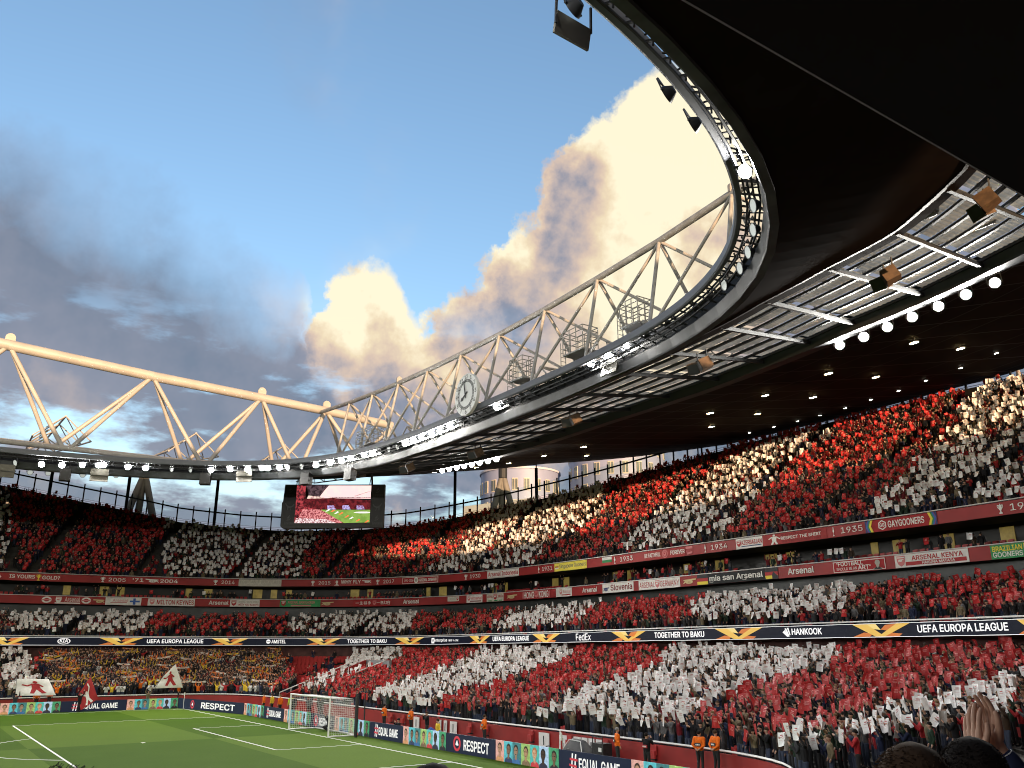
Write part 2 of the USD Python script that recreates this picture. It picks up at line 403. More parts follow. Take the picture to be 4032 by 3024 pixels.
LINE = 0.12
def strip(a, b, w=LINE):
    a, b = np.array(a, float), np.array(b, float)
    d = (b - a) / np.linalg.norm(b - a); n = np.array([-d[1], d[0]]) * w / 2
    q = np.array([a + n, a - n, b - n, b + n])
    return np.c_[q, np.full(4, .004)], np.array([[0, 1, 2], [0, 2, 3]])
def arc(c, r, a0, a1, k=40, w=LINE):
    t = np.linspace(a0, a1, k)
    d = np.stack([np.cos(t), np.sin(t)], -1)
    P = np.stack([np.array(c) + d * (r - w / 2), np.array(c) + d * (r + w / 2)], 1)
    return grid(np.concatenate([P, np.full(P.shape[:2] + (1,), .004)], -1))
L = [strip((-34, 0), (34, 0)), strip((-34, -.06), (-34, -105)), strip((34, -.06), (34, -105)), strip((-34, -52.5), (34, -52.5)),
     strip((-20.16, -.06), (-20.16, -16.5)), strip((20.16, -.06), (20.16, -16.5)), strip((-20.1, -16.5), (20.1, -16.5)),
     strip((-9.16, -.06), (-9.16, -5.5)), strip((9.16, -.06), (9.16, -5.5)), strip((-9.1, -5.5), (9.1, -5.5)),
     arc((0, -11), 9.15, math.radians(217.2), math.radians(322.8)), arc((0, -52.5), 9.15, 0, TAU, 72),
     arc((-34, 0), 1.0, -math.pi / 2, 0, 12), strip((-.25, -11), (.25, -11), .22)]
setting("pitch_markings", join(L), mat("line_paint", (.78, .8, .74), .8, vary=.12, scale=3))

# ---------------------------------------------------------------- the bowl: lower, club, box and upper tiers
red_paint = mat("red_fascia", (.30, .012, .012), .6, vary=.14, scale=.35)
red_wall = mat("red_wall", (.28, .014, .012), .6, vary=.16, scale=.5)
white_rail = mat("white_rail", (.72, .72, .70), .4)
grey_glass = mat("club_window", (.042, .048, .047), .35, vary=.3, scale=.4, spec=.3)
black = mat("black_painted_shade", (.012, .011, .011), .8)  # flat black painted in for shade in gaps and under edges
US = np.linspace(0, 4, 321)

def terrace(fn, n, u, rise, drop=.35):
    """n steps; fn(u, f) gives the floor at the fraction f."""
    rows = []
    for i in range(n):
        a, b = fn(u, np.full(u.shape, i / n)), fn(u, np.full(u.shape, (i + 1) / n))
        z = a[:, 2] + 0.0
        lo, hi = a.copy(), b.copy()
        lo[:, 2] = hi[:, 2] = z
        rows += [lo, hi]
    return grid(np.stack(rows, 1))
N_LOW, N_CLUB, D_UP = 27, 13, 0.80

lower = thing("lower_tier", "shallow lower tier of terraced steps behind a red pitchside wall", "stand")
part(lower, "terrace", terrace(lower_at, N_LOW, US, 0), tread)
part(lower, "front_wall", sweep_ring(FRONT, US, [(-.06, .62), (-.06, 1.02), (0.06, 1.02), (0.06, -.03)]), red_wall)
part(lower, "front_rail", join(sweep_ring(FRONT, US, [(-.04, 1.16), (.04, 1.20), (.07, 1.13), (0, 1.09), (-.04, 1.16)])), white_rail)
part(lower, "back_wall", sweep_ring(LED, US, [(-1.7, 3.6), (-1.7, 6.52)]), mat("brown_wall", (.09, .035, .03), .8, vary=.3))
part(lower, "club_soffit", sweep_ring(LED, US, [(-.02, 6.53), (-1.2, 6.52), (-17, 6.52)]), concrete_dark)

club = thing("club_tier", "middle tier of club seats between the black ribbon board and the banner fascia", "stand")
part(club, "terrace", terrace(club_at, N_CLUB, US, 0), tread)
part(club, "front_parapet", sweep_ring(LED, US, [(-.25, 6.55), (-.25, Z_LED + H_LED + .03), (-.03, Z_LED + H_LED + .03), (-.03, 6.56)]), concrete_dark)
part(club, "parapet_underside", sweep_ring(LED, US, [(-.03, 6.55), (-.3, 6.54)]), black)  # strip coloured black to deepen the shade under the parapet
part(club, "front_rail", sweep_ring(LED, US, [(-.14, 7.52), (-.06, 7.55), (-.03, 7.48), (-.10, 7.44), (-.14, 7.52)]), white_rail)
part(club, "soffit_lip", sweep_ring(LED, US, [(-.028, 6.535), (-.012, 6.535), (-.012, 6.56), (-.028, 6.56)]), white_rail)
part(club, "back_wall", sweep_ring(CLUB, US, [(-1.2, 9.0), (-1.2, 10.0)]), concrete)
part(club, "back_window", sweep_ring(CLUB, US, [(-1.2, 10.0), (-1.2, 12.0)]), grey_glass)
part(club, "box_soffit", sweep_ring(CLUB, US, [(-.02, Z_CLUB - .02), (-1.5, Z_CLUB - .02)]), concrete_dark)

boxes = thing("box_tier", "narrow tier of executive boxes between the two banner fascias", "stand")
part(boxes, "fascia", sweep_ring(CLUB, US, [(-.15, Z_CLUB - .02), (0, Z_CLUB - .02), (0, Z_CLUB + H_CLUB), (-.15, Z_CLUB + H_CLUB)]), red_paint)
part(boxes, "front_rail", sweep_ring(CLUB, US, [(-.1, 13.2), (-.03, 13.22), (0, 13.16), (-.07, 13.13), (-.1, 13.2)]), white_rail)
part(boxes, "terrace", grid(np.stack([np.concatenate([CLUB.at(US) + CLUB.frame(US)[2] * w, np.full(US.shape + (1,), z)], -1) for w, z in ((-.15, 12.5), (-1.1, 12.5), (-1.1, 12.85), (-2.0, 12.85), (-2.0, 13.1), (-3.2, 13.1))], 1)), tread)
lit_pane = mat("lit_box_window", (.2, .15, .04), .5, emit=(1.0, .72, .16), strength=.022, vary=.5, scale=.8)
for k, u in enumerate(np.arange(.80, 1.72, .0155)):
    if (k * 7) % 5 in (0, 2) or k % 11 == 3:
        p, tg, n = CLUB.frame(u)
        a = np.r_[p - n * 3.15 - tg * (.35 + .25 * (k % 3)), 14.15]; b = np.r_[p - n * 3.15 + tg * (.35 + .2 * (k % 2)), 14.15]
        part(boxes, "lit_window", bar(a, b, .06, 1.3), lit_pane)
part(boxes, "back_glass", sweep_ring(CLUB, US, [(-3.2, 13.0), (-3.2, 15.2)]), mat("box_glass", (.009, .0085, .007), .4, vary=.4, scale=.3, spec=.25))

upper = thing("upper_tier", "steep upper tier whose rim dips at the corners, beneath the roof", "stand")
part(upper, "fascia", sweep_ring(UPPER, US, [(-.15, Z_UP), (0, Z_UP), (0, Z_UP + H_UP), (-.15, Z_UP + H_UP), (-.15, 15.2)]), red_paint)
part(upper, "front_rail", sweep_ring(UPPER, US, [(-.1, 16.2), (-.03, 16.22), (0, 16.16), (-.07, 16.13), (-.1, 16.2)]), white_rail)
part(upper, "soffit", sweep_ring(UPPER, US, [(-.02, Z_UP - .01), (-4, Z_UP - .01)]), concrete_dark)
def upper_terrace(u):
    dmax = rim_depth(u)
    k = int(math.ceil(30.5 / D_UP))
    rows = []
    for i in range(k):
        d0, d1 = np.minimum(i * D_UP, dmax), np.minimum((i + 1) * D_UP, dmax)
        a, b = upper_at(u, d0), upper_at(u, d1)
        b[:, 2] = a[:, 2]
        rows += [a, b]
    back = upper_at(u, dmax); back[:, 2] += .9
    skirt = back.copy(); skirt[:, 2] = 8.0
    lip = upper_at(u, dmax + .15); lip[:, 2] = back[:, 2]
    skirt2 = lip.copy(); skirt2[:, 2] = 8
    return grid(np.stack(rows + [back, lip, skirt2], 1))
part(upper, "terrace", upper_terrace(np.linspace(0, 4, 481)), tread)

# ---------------------------------------------------------------- roof
steel_grey = mat("grey_gutter_steel", (.12, .128, .15), .5, metal=.0, spec=.3, vary=.12, scale=.5)
dark_steel = mat("dark_steel", (.016, .018, .021), .6)
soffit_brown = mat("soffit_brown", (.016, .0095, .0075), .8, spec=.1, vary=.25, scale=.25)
truss_white = mat("truss_paint", (.36, .34, .315), .45, vary=.08, scale=.4)
roof = thing("stadium_roof", "dark curved roof ring with grey gutter edge and a translucent band, over the stands", "roof")
UR = np.linspace(0, 4, 361)
# inner edge: slim gutter lip, open lamp gallery with the sky above it, faceted grey strip
UF = np.linspace(0, 4, 141)
part(roof, "gutter_lip", sweep_ring(ROOF_IN, UR, [(.0, 26.55), (.10, 26.62), (.12, 26.9), (.06, 27.14), (-.10, 27.2), (-.24, 27.12), (-.26, 26.6), (0, 26.55)]), steel_grey, smooth=40)
part(roof, "fascia_strip", sweep_ring(ROOF_IN, UF, [(-1.30, 25.95), (-1.22, 25.92), (-1.40, 25.28), (-1.46, 25.18), (-1.9, 25.16)]), mat("fascia_strip", (.05, .054, .060), .5, spec=.3, vary=.45, scale=.35))
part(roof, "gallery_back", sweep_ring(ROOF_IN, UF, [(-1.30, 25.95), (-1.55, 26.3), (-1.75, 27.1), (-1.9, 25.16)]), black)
for w, z in ((-.45, 26.35), (-.85, 26.25), (-.62, 26.75), (-1.1, 26.5)):
    part(roof, "gallery_rail", sweep_ring(ROOF_IN, UF, [(w, z), (w - .09, z), (w - .09, z - .09), (w, z - .09), (w, z)]), dark_steel)
uc = np.arange(.38, 1.78, .0125)
for k, u in enumerate(uc):
    p, tg, n = ROOF_IN.frame(u)
    q = lambda w, z, s=0.0: np.r_[p + n * w + tg * s, z]
    part(roof, "gallery_cross_bar", join([bar(q(-.1, 26.7), q(-1.5, 26.3), .09), bar(q(-.3, 26.95, .0), q(-1.5, 26.5, .55 * (-1) ** k), .06), bar(q(-.62, 26.75), q(-.62, 26.3), .06)]), dark_steel)

def soffit_strip(s0, s1, u, dz=0.0, k=3):
    return grid(np.stack([soffit_at(u, s0 + (s1 - s0) * t) + [0, 0, dz] for t in np.linspace(0, 1, k)], 1))
edge_s = 0.028
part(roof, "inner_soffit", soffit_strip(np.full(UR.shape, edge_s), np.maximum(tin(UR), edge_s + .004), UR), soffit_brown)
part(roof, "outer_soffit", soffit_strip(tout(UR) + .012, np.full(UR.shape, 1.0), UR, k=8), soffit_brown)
part(roof, "outer_rim", grid(np.stack([soffit_at(UR, np.full(UR.shape, s)) + [0, 0, z] for s, z in ((1.0, 0), (1.008, .05), (1.008, .55), (1.0, .6))], 1)), mat("rim_grey", (.16, .155, .145), .6, vary=.15))
top = [soffit_at(UR, np.full(UR.shape, s)) + [0, 0, z] for s, z in ((1.0, .6), (.75, 1.2))] + [soffit_at(UR, tout(UR) + .012) + [0, 0, 1.1]]
part(roof, "outer_cladding", grid(np.stack(top, 1)), steel_grey)
part(roof, "inner_cladding", grid(np.stack([soffit_at(UR, np.maximum(tin(UR), edge_s + .004)) + [0, 0, 1.1], soffit_at(UR, np.full(UR.shape, .027)) + [0, 0, 1.9]], 1)), steel_grey)

# seams of the soffit boards: thin strips a hair proud of it
for s in (.36, .44, .54, .70, .78, .90, .95):
    part(roof, "soffit_seam", grid(np.stack([soffit_at(UR, np.full(UR.shape, s)) + [0, 0, -.012], soffit_at(UR, np.full(UR.shape, s + .0016)) + [0, 0, -.012]], 1)), dark_steel)
for u in np.arange(.5, 1.75, .0262):
    g = np.linspace(float(tout(u)) + .03, .99, 7)
    a = soffit_at(np.full(7, u), g); b = soffit_at(np.full(7, u + .0009), g)
    part(roof, "soffit_seam", grid(np.stack([a, b], 1) + [0, 0, -.014]), dark_steel)

# positions along the rings, measured: (u, height, how the lamp looks), (u, drop) and (u, s)
LAMPS = [(1.653, 25.66, 0), (1.6274, 25.75, 1), (1.6072, 25.84, 1), (1.5869, 26.06, 1), (1.5702, 26.15, 1), (1.5649, 26.24, 1), (1.5392, 26.16, 1), (1.5203, 26.17, 1), (1.4922, 26.22, 0), (1.4714, 26.2, 0), (1.4485, 26.22, 1), (1.4267, 26.34, 1), (1.4062, 26.3, 1), (1.3888, 26.42, 1), (1.3819, 26.38, 1), (1.3677, 26.39, 1), (1.3572, 26.32, 0), (1.3391, 26.34, 0), (1.3191, 26.31, 1), (1.2985, 26.39, 1), (1.2811, 26.37, 1), (1.2669, 26.49, 1), (1.2441, 26.53, 1), (1.2295, 26.48, 1), (1.2124, 26.51, 2), (1.1997, 26.49, 0), (1.1828, 26.49, 0), (1.1679, 26.5, 1), (1.1513, 26.47, 1), (1.1352, 26.48, 1), (1.1157, 26.44, 1), (1.0992, 26.43, 1), (1.08, 26.47, 1), (1.0545, 26.53, 2), (0.997, 26.52, 1), (0.9778, 26.51, 2), (0.9585, 26.48, 2), (0.9758, 26.45, 2), (0.9587, 26.43, 2), (0.9387, 26.54, 2), (0.9191, 26.63, 2), (0.8989, 26.68, 2), (0.8795, 26.68, 2), (0.8609, 26.76, 1), (0.8394, 26.85, 1), (0.8189, 26.81, 1), (0.7942, 26.84, 2), (0.7687, 26.77, 2), (0.7338, 26.6, 2), (0.7132, 26.45, 2), (0.6906, 26.24, 0), (0.6624, 25.95, 0), (0.642, 25.9, 0), (0.618, 25.95, 0), (0.594, 26.0, 0), (0.562, 26.0, 1), (0.515, 25.9, 3), (0.4905, 25.9, 3), (0.43, 25.9, 3)]
LAMPS2 = [(1.7408, 1.0), (1.7252, 0.91), (1.7093, 0.82), (1.6781, 0.7), (1.6471, 0.46), (1.2651, 0.54), (1.2519, 0.48), (1.2375, 0.47), (1.2223, 0.51), (1.2095, 0.47), (1.1972, 0.44), (1.1838, 0.43), (1.1698, 0.44), (0.7956, 0.6), (0.7788, 0.78), (0.7658, 0.72), (0.7527, 0.72), (0.7391, 0.74), (0.7251, 0.76), (0.7109, 0.88)]
YELLOW = [(0.8202, 0.4739), (0.8407, 0.6287), (0.8753, 0.4593), (0.8899, 0.6094), (0.9267, 0.4617), (0.9384, 0.6174), (0.9789, 0.4676), (0.9857, 0.6221), (1.028, 0.6217), (1.113, 0.4433), (1.1716, 0.4582), (1.1756, 0.648), (1.235, 0.5055), (1.3027, 0.602), (1.3572, 0.6197), (1.3844, 0.5265)]
WHITE = [(0.8556, 0.764), (0.8808, 0.7823), (0.9043, 0.7916), (0.9285, 0.8196), (0.9515, 0.8378), (0.974, 0.8557), (0.9944, 0.8609), (1.0128, 0.8625), (1.0322, 0.8604), (1.0532, 0.8581)]
SPEAKERS = [(0.9504, 0.0965), (0.6707, 0.1574), (0.6047, 0.1917), (0.7935, 0.0826), (1.0944, 0.096), (1.1813, 0.0426)]
HANG = [(1.6025, 24.9261, 0), (1.568, 25.0805, 1), (1.4542, 25.2966, 0), (1.4101, 25.5648, 1), (1.3329, 24.9566, 0), (1.2688, 24.8318, 0), (1.6616, 24.7676, 1), (0.842, 26.1568, 1)]
COLS = [1.7669, 1.6967, 1.6097, 1.3756, 1.2916, 1.1238, 0.9264]
# translucent band: ribs across, purlins along, corrugated sheets between
RIBS = np.array([.36, .395, .43, .465, .50, .537, .573, .607, .6421, .6730, .7103, .748, .7951, .8438, .904, .957, 1.010, 1.063, 1.113, 1.16, 1.207, 1.252, 1.296, 1.34, 1.385, 1.43, 1.49, 1.56, 1.64, 1.73, 1.82])
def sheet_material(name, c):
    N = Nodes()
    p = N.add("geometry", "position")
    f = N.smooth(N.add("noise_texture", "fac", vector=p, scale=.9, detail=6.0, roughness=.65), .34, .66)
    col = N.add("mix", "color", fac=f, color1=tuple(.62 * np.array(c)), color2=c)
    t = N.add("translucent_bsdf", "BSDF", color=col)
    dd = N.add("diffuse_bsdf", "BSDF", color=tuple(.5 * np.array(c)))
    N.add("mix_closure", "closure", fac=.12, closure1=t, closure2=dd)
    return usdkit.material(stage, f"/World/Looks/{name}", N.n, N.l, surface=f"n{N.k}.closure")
SHEETS = [sheet_material("translucent_sheet", (.97, .80, .58)), sheet_material("translucent_sheet_grimy", (.78, .62, .44)), sheet_material("translucent_sheet_pale", (.98, .84, .64))]  # warm cream in the colour stands for low sunlight, offsets the blue sky
NSTRIP = 6
def skew(v):
    """how far a rib's outer end lies round the ring from its inner end"""
    return .062 * np.clip((1 - np.asarray(v)) / .28, -1, 1)
def band(v, g, dz):
    g = np.asarray(g, float)[..., None]
    a, b = soffit_at(v, tin(v)), soffit_at(v + skew(v), tout(v + skew(v)))
    return a + (b - a) * g + [0, 0, dz]
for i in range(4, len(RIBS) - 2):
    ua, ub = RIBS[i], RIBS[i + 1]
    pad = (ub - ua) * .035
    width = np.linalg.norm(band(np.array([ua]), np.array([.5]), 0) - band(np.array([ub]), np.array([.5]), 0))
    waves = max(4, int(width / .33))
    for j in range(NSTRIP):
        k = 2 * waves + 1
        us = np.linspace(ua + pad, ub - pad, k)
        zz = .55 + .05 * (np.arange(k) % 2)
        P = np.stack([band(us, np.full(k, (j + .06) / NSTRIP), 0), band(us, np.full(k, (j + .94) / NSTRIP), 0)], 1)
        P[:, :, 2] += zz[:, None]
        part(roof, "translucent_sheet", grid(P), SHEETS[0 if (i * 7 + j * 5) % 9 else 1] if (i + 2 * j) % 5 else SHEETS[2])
UB = np.linspace(RIBS[0], RIBS[-1], 220)
for j in range(NSTRIP + 1):
    for dz0 in (.36,):
        a = band(UB, np.full(UB.shape, j / NSTRIP - .013), dz0); b = band(UB, np.full(UB.shape, j / NSTRIP + .013), dz0)
        c, e = b + [0, 0, .16], a + [0, 0, .16]
        part(roof, "purlin", grid(np.stack([a, b, c, e, a], 1)), dark_steel)
for i in range(len(RIBS)):
    g = np.linspace(-.05, 1.05, 9)
    a = band(np.full(9, RIBS[i]), g, .12)
    part(roof, "rib", join([bar(p, q, .22, .26) for p, q in zip(a[:-1], a[1:])]), dark_steel)
part(roof, "inner_trim", grid(np.stack([band(UB, np.full(UB.shape, -.1), -.04), band(UB, np.full(UB.shape, -.02), .1)], 1)), dark_steel)
part(roof, "outer_beam", grid(np.stack([band(UB, np.full(UB.shape, 1.0), .4), band(UB, np.full(UB.shape, 1.03), -.35), band(UB, np.full(UB.shape, 1.15), -.35), band(UB, np.full(UB.shape, 1.16), .3)], 1)), dark_steel)

# downlights let into the outer soffit
ORD = ["first", "second", "third", "fourth", "fifth", "sixth", "seventh", "eighth", "ninth", "tenth", "eleventh", "twelfth", "thirteenth", "fourteenth", "fifteenth", "sixteenth", "seventeenth", "eighteenth", "nineteenth", "twentieth"]
def ordinal(i):
    if i < 20:
        return ORD[i]
    tens = ["twent", "thirt", "fort", "fift", "sixt", "sevent", "eight", "ninet"]
    t, r = divmod(i + 1, 10)
    return tens[t - 2] + "ieth" if r == 0 else tens[t - 2] + "y-" + ORD[r - 1]
warm_glow = mat("warm_downlight", (.9, .8, .6), .4, emit=(1.0, .72, .32), strength=16.0)
white_glow = mat("white_downlight", (.9, .9, .85), .4, emit=(1.0, .93, .8), strength=7.0)
def downlight(u, s, r, m, label):
    p = soffit_at(np.array([u]), np.array([s]))[0]
    q = soffit_at(np.array([u]), np.array([s + .02]))[0]
    nz = np.cross(soffit_at(np.array([u + .01]), np.array([s]))[0] - p, q - p); nz /= np.linalg.norm(nz)
    nz = -nz if nz[2] > 0 else nz
    t = thing("downlight", label, "downlight", "downlights let into the dark roof soffit")
    part(t, "housing", tube(p + nz * .10, p - nz * .02, r * 1.18, 16), dark_steel)
    part(t, "lens", tube(p + nz * .13, p + nz * .10, r, 16), m)
for rows, r, m, what in ((sorted([y for y in YELLOW if y[1] < .54]), .34, warm_glow, "warm yellow downlight in the inner row"), (sorted([y for y in YELLOW if y[1] >= .54]), .34, warm_glow, "warm yellow downlight in the middle row"), (sorted(WHITE), .17, white_glow, "small white downlight in the row nearest the rim")):
    for i, (u, s) in enumerate(rows):
        downlight(u, s, r, m, f"{what}, {ordinal(i)} counting towards the screen")

# floodlights
lamp_shell = mat("lamp_shell", (.045, .047, .052), .4, metal=.4)
lens_lit = mat("lamp_lens_lit", (.9, .9, .9), .3, emit=(1.0, .97, .90), strength=270.0)
lens_dim = mat("lamp_lens_dim", (.22, .24, .23), .2, emit=(.95, 1.0, .93), strength=.10)
def lathe(prof, seg=16):
    P = np.array([[(r * math.cos(a), r * math.sin(a), z) for r, z in prof] for a in np.linspace(0, TAU, seg, endpoint=False)])
    return grid(P, closed=True)
stage.CreateClassPrim("/World/Kit")
def kit(name):
    path = f"/World/Kit/{name}"
    UsdGeom.Xform.Define(stage, path)
    return path
for nm, lm in (("floodlight_lit", lens_lit), ("floodlight_dim", lens_dim)):
    k = kit(nm)
    part(k, "shell", lathe([(.0, -.36), (.16, -.34), (.22, -.24), (.31, -.1), (.36, 0), (.375, .04), (.33, .04)]), lamp_shell, smooth=40)
    part(k, "lens", lathe([(.0, .035), (.2, .03), (.335, .02)]), lm, smooth=True)
    part(k, "yoke", join([bar((-.42, 0, 0), (-.42, .55, 0), .05), bar((.42, 0, 0), (.42, .55, 0), .05), bar((-.44, .55, 0), (.44, .55, 0), .06), bar((0, .55, 0), (0, .95, .05), .08), tube((-.44, 0, 0), (-.36, 0, 0), .05, 8), tube((.36, 0, 0), (.44, 0, 0), .05, 8)]), lamp_shell)
AIM = {0: (-12, -80, 0), 1: (44, -26, 1), 2: (-75, -62, 3), 3: (-34, -30, 0)}
WHERE = [(1.32, "far roof edge"), (1.06, "roof edge before the clock"), (.86, "roof edge past the clock"), (.66, "roof edge nearer the bend"), (-9, "near roof edge overhead")]
cnt = {}
for (u, z, kind) in sorted(LAMPS, reverse=True):
    p, t, n = ROOF_IN.frame(u)
    off = .12 if kind == 3 else -.78
    pos = np.r_[p + n * off, z]
    aim = np.array(AIM[kind], float)
    if kind == 1 and u > 1.3:
        aim = np.array([50, -14, 3.0])
    d = aim - pos; d /= np.linalg.norm(d)
    lit = kind == 1
    where = next(w for lim, w in WHERE if u > lim)
    cnt[where] = cnt.get(where, -1) + 1
    look_ = "glowing white" if lit else {0: "dim grey-lensed", 2: "edge-on dark", 3: "black silhouetted"}[kind]
    copy_of("/World/Kit/floodlight_lit" if kind in (1, 2, 3) and lit else "/World/Kit/floodlight_dim", "floodlight", f"{look_} floodlight on {where}, {ordinal(cnt[where])} counting inward", "floodlight", "floodlights along the roof edge", matrix=look(pos, (0, 0, 1), d))
for i, (u, dr) in enumerate(sorted(LAMPS2, reverse=True)):
    p = soffit_at(np.array([u]), tout(np.array([u])) + .03)[0] - [0, 0, dr]
    d = np.array([50, -20, 2.0]) - p; d /= np.linalg.norm(d)
    far = u > 1.6
    place = "under the far roof" if far else ("outer beam beyond the clock" if u > 1 else "outer beam by the downlights")
    k = sum(1 for v, _ in LAMPS2 if v > u and (v > 1.6) == far and (v > 1) == (u > 1))
    copy_of("/World/Kit/floodlight_lit" if not far else "/World/Kit/floodlight_dim", "floodlight", f"{'dim' if far else 'glowing'} second-row floodlight, {place}, {ordinal(k)} counting inward", "floodlight", "floodlights of the second row", matrix=look(p, (0, 0, 1), d))
# the ring goes on behind the picture's frame
for k, u in enumerate(list(np.arange(1.70, 2.96, .034)) + list(np.arange(3.05, 4.40, .034))):
    p, t, n = ROOF_IN.frame(u)
    pos = np.r_[p - n * .78, 26.2]
    d = np.array([0, -45 + 25 * ((k % 3) - 1), 0]) - pos
    lit = k % 3 != 0
    copy_of("/World/Kit/floodlight_lit" if lit else "/World/Kit/floodlight_dim", "floodlight", "round floodlight further along the roof edge beyond the picture's frame", "floodlight", "floodlights beyond the frame", matrix=look(pos, (0, 0, 1), d / np.linalg.norm(d)))

# ---------------------------------------------------------------- roof trusses
T1 = [(-47, -75, 41.2), (-47, -57, 40.9), (-47, -38.5, 40.3), (-47, -20.44, 39.35), (-47, -4.62, 38.44), (-47, 9.24, 37.89), (-47, 18.44, 37.52), (-47, 28.6, 36.9)]
def away(p, k=1.0276):
    """the same direction from the stand opposite, a little further off"""
    return tuple(EYE + (np.array(p, float) - EYE) * k)
T1 = [away(p) for p in T1]
LO1 = [-66, -48, -30, -12.9, 2.8, 15.0, 26.0]
def lug(c, r=.55):
    return join([tube(np.add(c, (-.12, 0, 0)), np.add(c, (.12, 0, 0)), r, 14), box((.2, 2 * r, r * 1.2), np.add(c, (0, 0, -.6 * r)))])
prim = thing("primary_truss", "fat cream-painted tubular roof truss along the far long side, lit by the low sun", "roof truss")
for k, (a, b) in enumerate(zip(T1[:-1], T1[1:])):
    part(prim, "top_chord", tube(a, b, .72 - .02 * k, 20, .70 - .02 * k), truss_white, smooth=40)
for k in (3, 5, 6):
    part(prim, "lug", lug(np.add(T1[k], (0, 0, .95))), truss_white)
def lo1(y, front):
    return np.array([-47.4, y, 28.2 + .05 * max(0, y - 3)]) if front else np.array([-53.6, y - 1.0, 29.6 + .07 * max(0, y - 3)])
for i, y in enumerate(LO1):
    for fr in (True, False):
        part(prim, "diagonal", tube(np.add(T1[i], (0, .25, -.35)), lo1(y - .35, fr), .26, 12), truss_white, smooth=40)
        part(prim, "diagonal", tube(np.add(T1[i + 1], (0, -.25, -.35)), lo1(y + .35, fr), .26, 12), truss_white, smooth=40)
    part(prim, "cross_tie", tube(lo1(y, True), lo1(y, False), .16, 8), truss_white)
for fr in (True, False):
    part(prim, "lower_chord", polytube([lo1(y, fr) for y in LO1], .3, 12), truss_white)

T2 = [(41.5, 18, 35.6), (34.2, 18, 36.0), (26.94, 18, 36.12), (19.61, 18, 35.5), (12.26, 18, 35.15), (4.86, 18, 34.92), (-2.54, 18, 34.84), (-9.75, 18, 34.95), (-16.87, 18, 35.15), (-23.9, 18, 35.5), (-30.89, 18, 35.95), (-37.89, 18, 36.5), (-49.0, 18.6, 37.9)]
old_paint = mat("weathered_truss_paint", (.36, .36, .355), .5, second=(.24, .235, .23), scale=1.4)
sec = thing("secondary_truss", "slender grey-white tubular roof truss spanning above the end stand", "roof truss")
def lo2(p, front):
    return np.array([p[0], 16.3, 27.5]) if front else np.array([p[0], 22.6, 28.9])
for i, (a, b) in enumerate(zip(T2[:-1], T2[1:])):
    part(sec, "top_chord", tube(a, b, .27, 14), old_paint, smooth=40)
for i, p in enumerate(T2[:-1]):
    part(sec, "vertical", tube(np.add(p, (0, -.1, -.2)), lo2(p, True), .15, 10), old_paint, smooth=40)
    part(sec, "vertical", tube(np.add(p, (0, .1, -.2)), lo2(p, False), .15, 10), old_paint, smooth=40)
    if i + 1 < len(T2) - 1:
        part(sec, "diagonal", tube(np.add(p, (-.1, 0, -.15)), lo2(T2[i + 1], True), .13, 10), truss_white, smooth=40)
        part(sec, "diagonal", tube(np.add(T2[i + 1], (.1, 0, -.15)), lo2(p, False), .13, 10), truss_white, smooth=40)
for fr in (True, False):
    part(sec, "lower_chord", tube(lo2(T2[0], fr), lo2(T2[-2], fr), .2, 12), old_paint)
for k in (2, 9):
    part(sec, "lug", lug(np.add(T2[k], (0, 0, .42)), .34), old_paint)

# shallow spidery trusses that carry the outer roof from the main trusses
def spider(root, tip, w, label):
    t = thing("tertiary_truss", label, "roof truss")
    root, tip = np.asarray(root, float), np.asarray(tip, float)
    d = tip - root; s = np.cross(d, [0, 0, 1]); s /= np.linalg.norm(s)
    n = 5
    topc = [root + d * i / n + np.array([0, 0, 2.3 * (1 - (i / n)) + .5]) for i in range(n + 1)]
    for sg in (-1, 1):
        low = [root + d * i / n + s * sg * w * (1 - .5 * i / n) for i in range(n + 1)]
        part(t, "lower_chord", polytube(low, .11, 7), truss_white)
        part(t, "lattice", join([tube(topc[i], low[i], .08, 6) for i in range(n + 1)] + [tube(topc[i], low[i + 1], .07, 6) for i in range(n)]), truss_white)
    part(t, "top_chord", polytube(topc, .13, 8), truss_white)
for i, y in enumerate(LO1[2:]):
    spider((-53, y, 30.6), (-84, y + (4 if i > 2 else 0), 34.6), 3.2, f"shallow lattice truss behind the primary truss, {ordinal(i)} from the left")
for i, p in enumerate(T2[2:-1:2]):
    spider((p[0], 22.8, 29.6), (p[0] * 1.12, 52, 33.2), 2.8, f"shallow lattice truss behind the secondary truss, {ordinal(i)} from the right")

# caged access platforms at the secondary truss
def platform(name, c, size, label):
    t = thing(name, label, "access platform", "caged access platforms on the roof")
    x, y, z = c; a, b = size[0] / 2, size[1] / 2
    part(t, "deck", box((size[0], size[1], .12), (x, y, z)), old_paint)
    posts = [(x + sx * a, y + sy * b) for sx in (-1, -.33, .33, 1) for sy in (-1, 1)] + [(x + sx * a, y) for sx in (-1, 1)]
    for p in posts:
        part(t, "cage_post", tube((p[0], p[1], z), (p[0], p[1], z + 2.0), .04, 6), truss_white)
    for h in (.55, 1.1, 1.6, 2.0):
        q = [(x - a, y - b, z + h), (x + a, y - b, z + h), (x + a, y + b, z + h), (x - a, y + b, z + h), (x - a, y - b, z + h)]
        part(t, "cage_rail", polytube(q, .04, 6), truss_white)
    part(t, "ladder", join([tube((x - a - .3, y - b, z - 2.2), (x - a - .3, y - b, z + 1.2), .035, 6), tube((x - a - .3, y - b + .5, z - 2.2), (x - a - .3, y - b + .5, z + 1.2), .035, 6)] + [tube((x - a - .3, y - b, z - 2.1 + .35 * i), (x - a - .3, y - b + .5, z - 2.1 + .35 * i), .025, 5) for i in range(9)]), truss_white)
platform("access_platform", (10.9, 17.0, 28.7), (2.6, 1.6), "caged white access platform on the roof, the largest one, under the secondary truss")
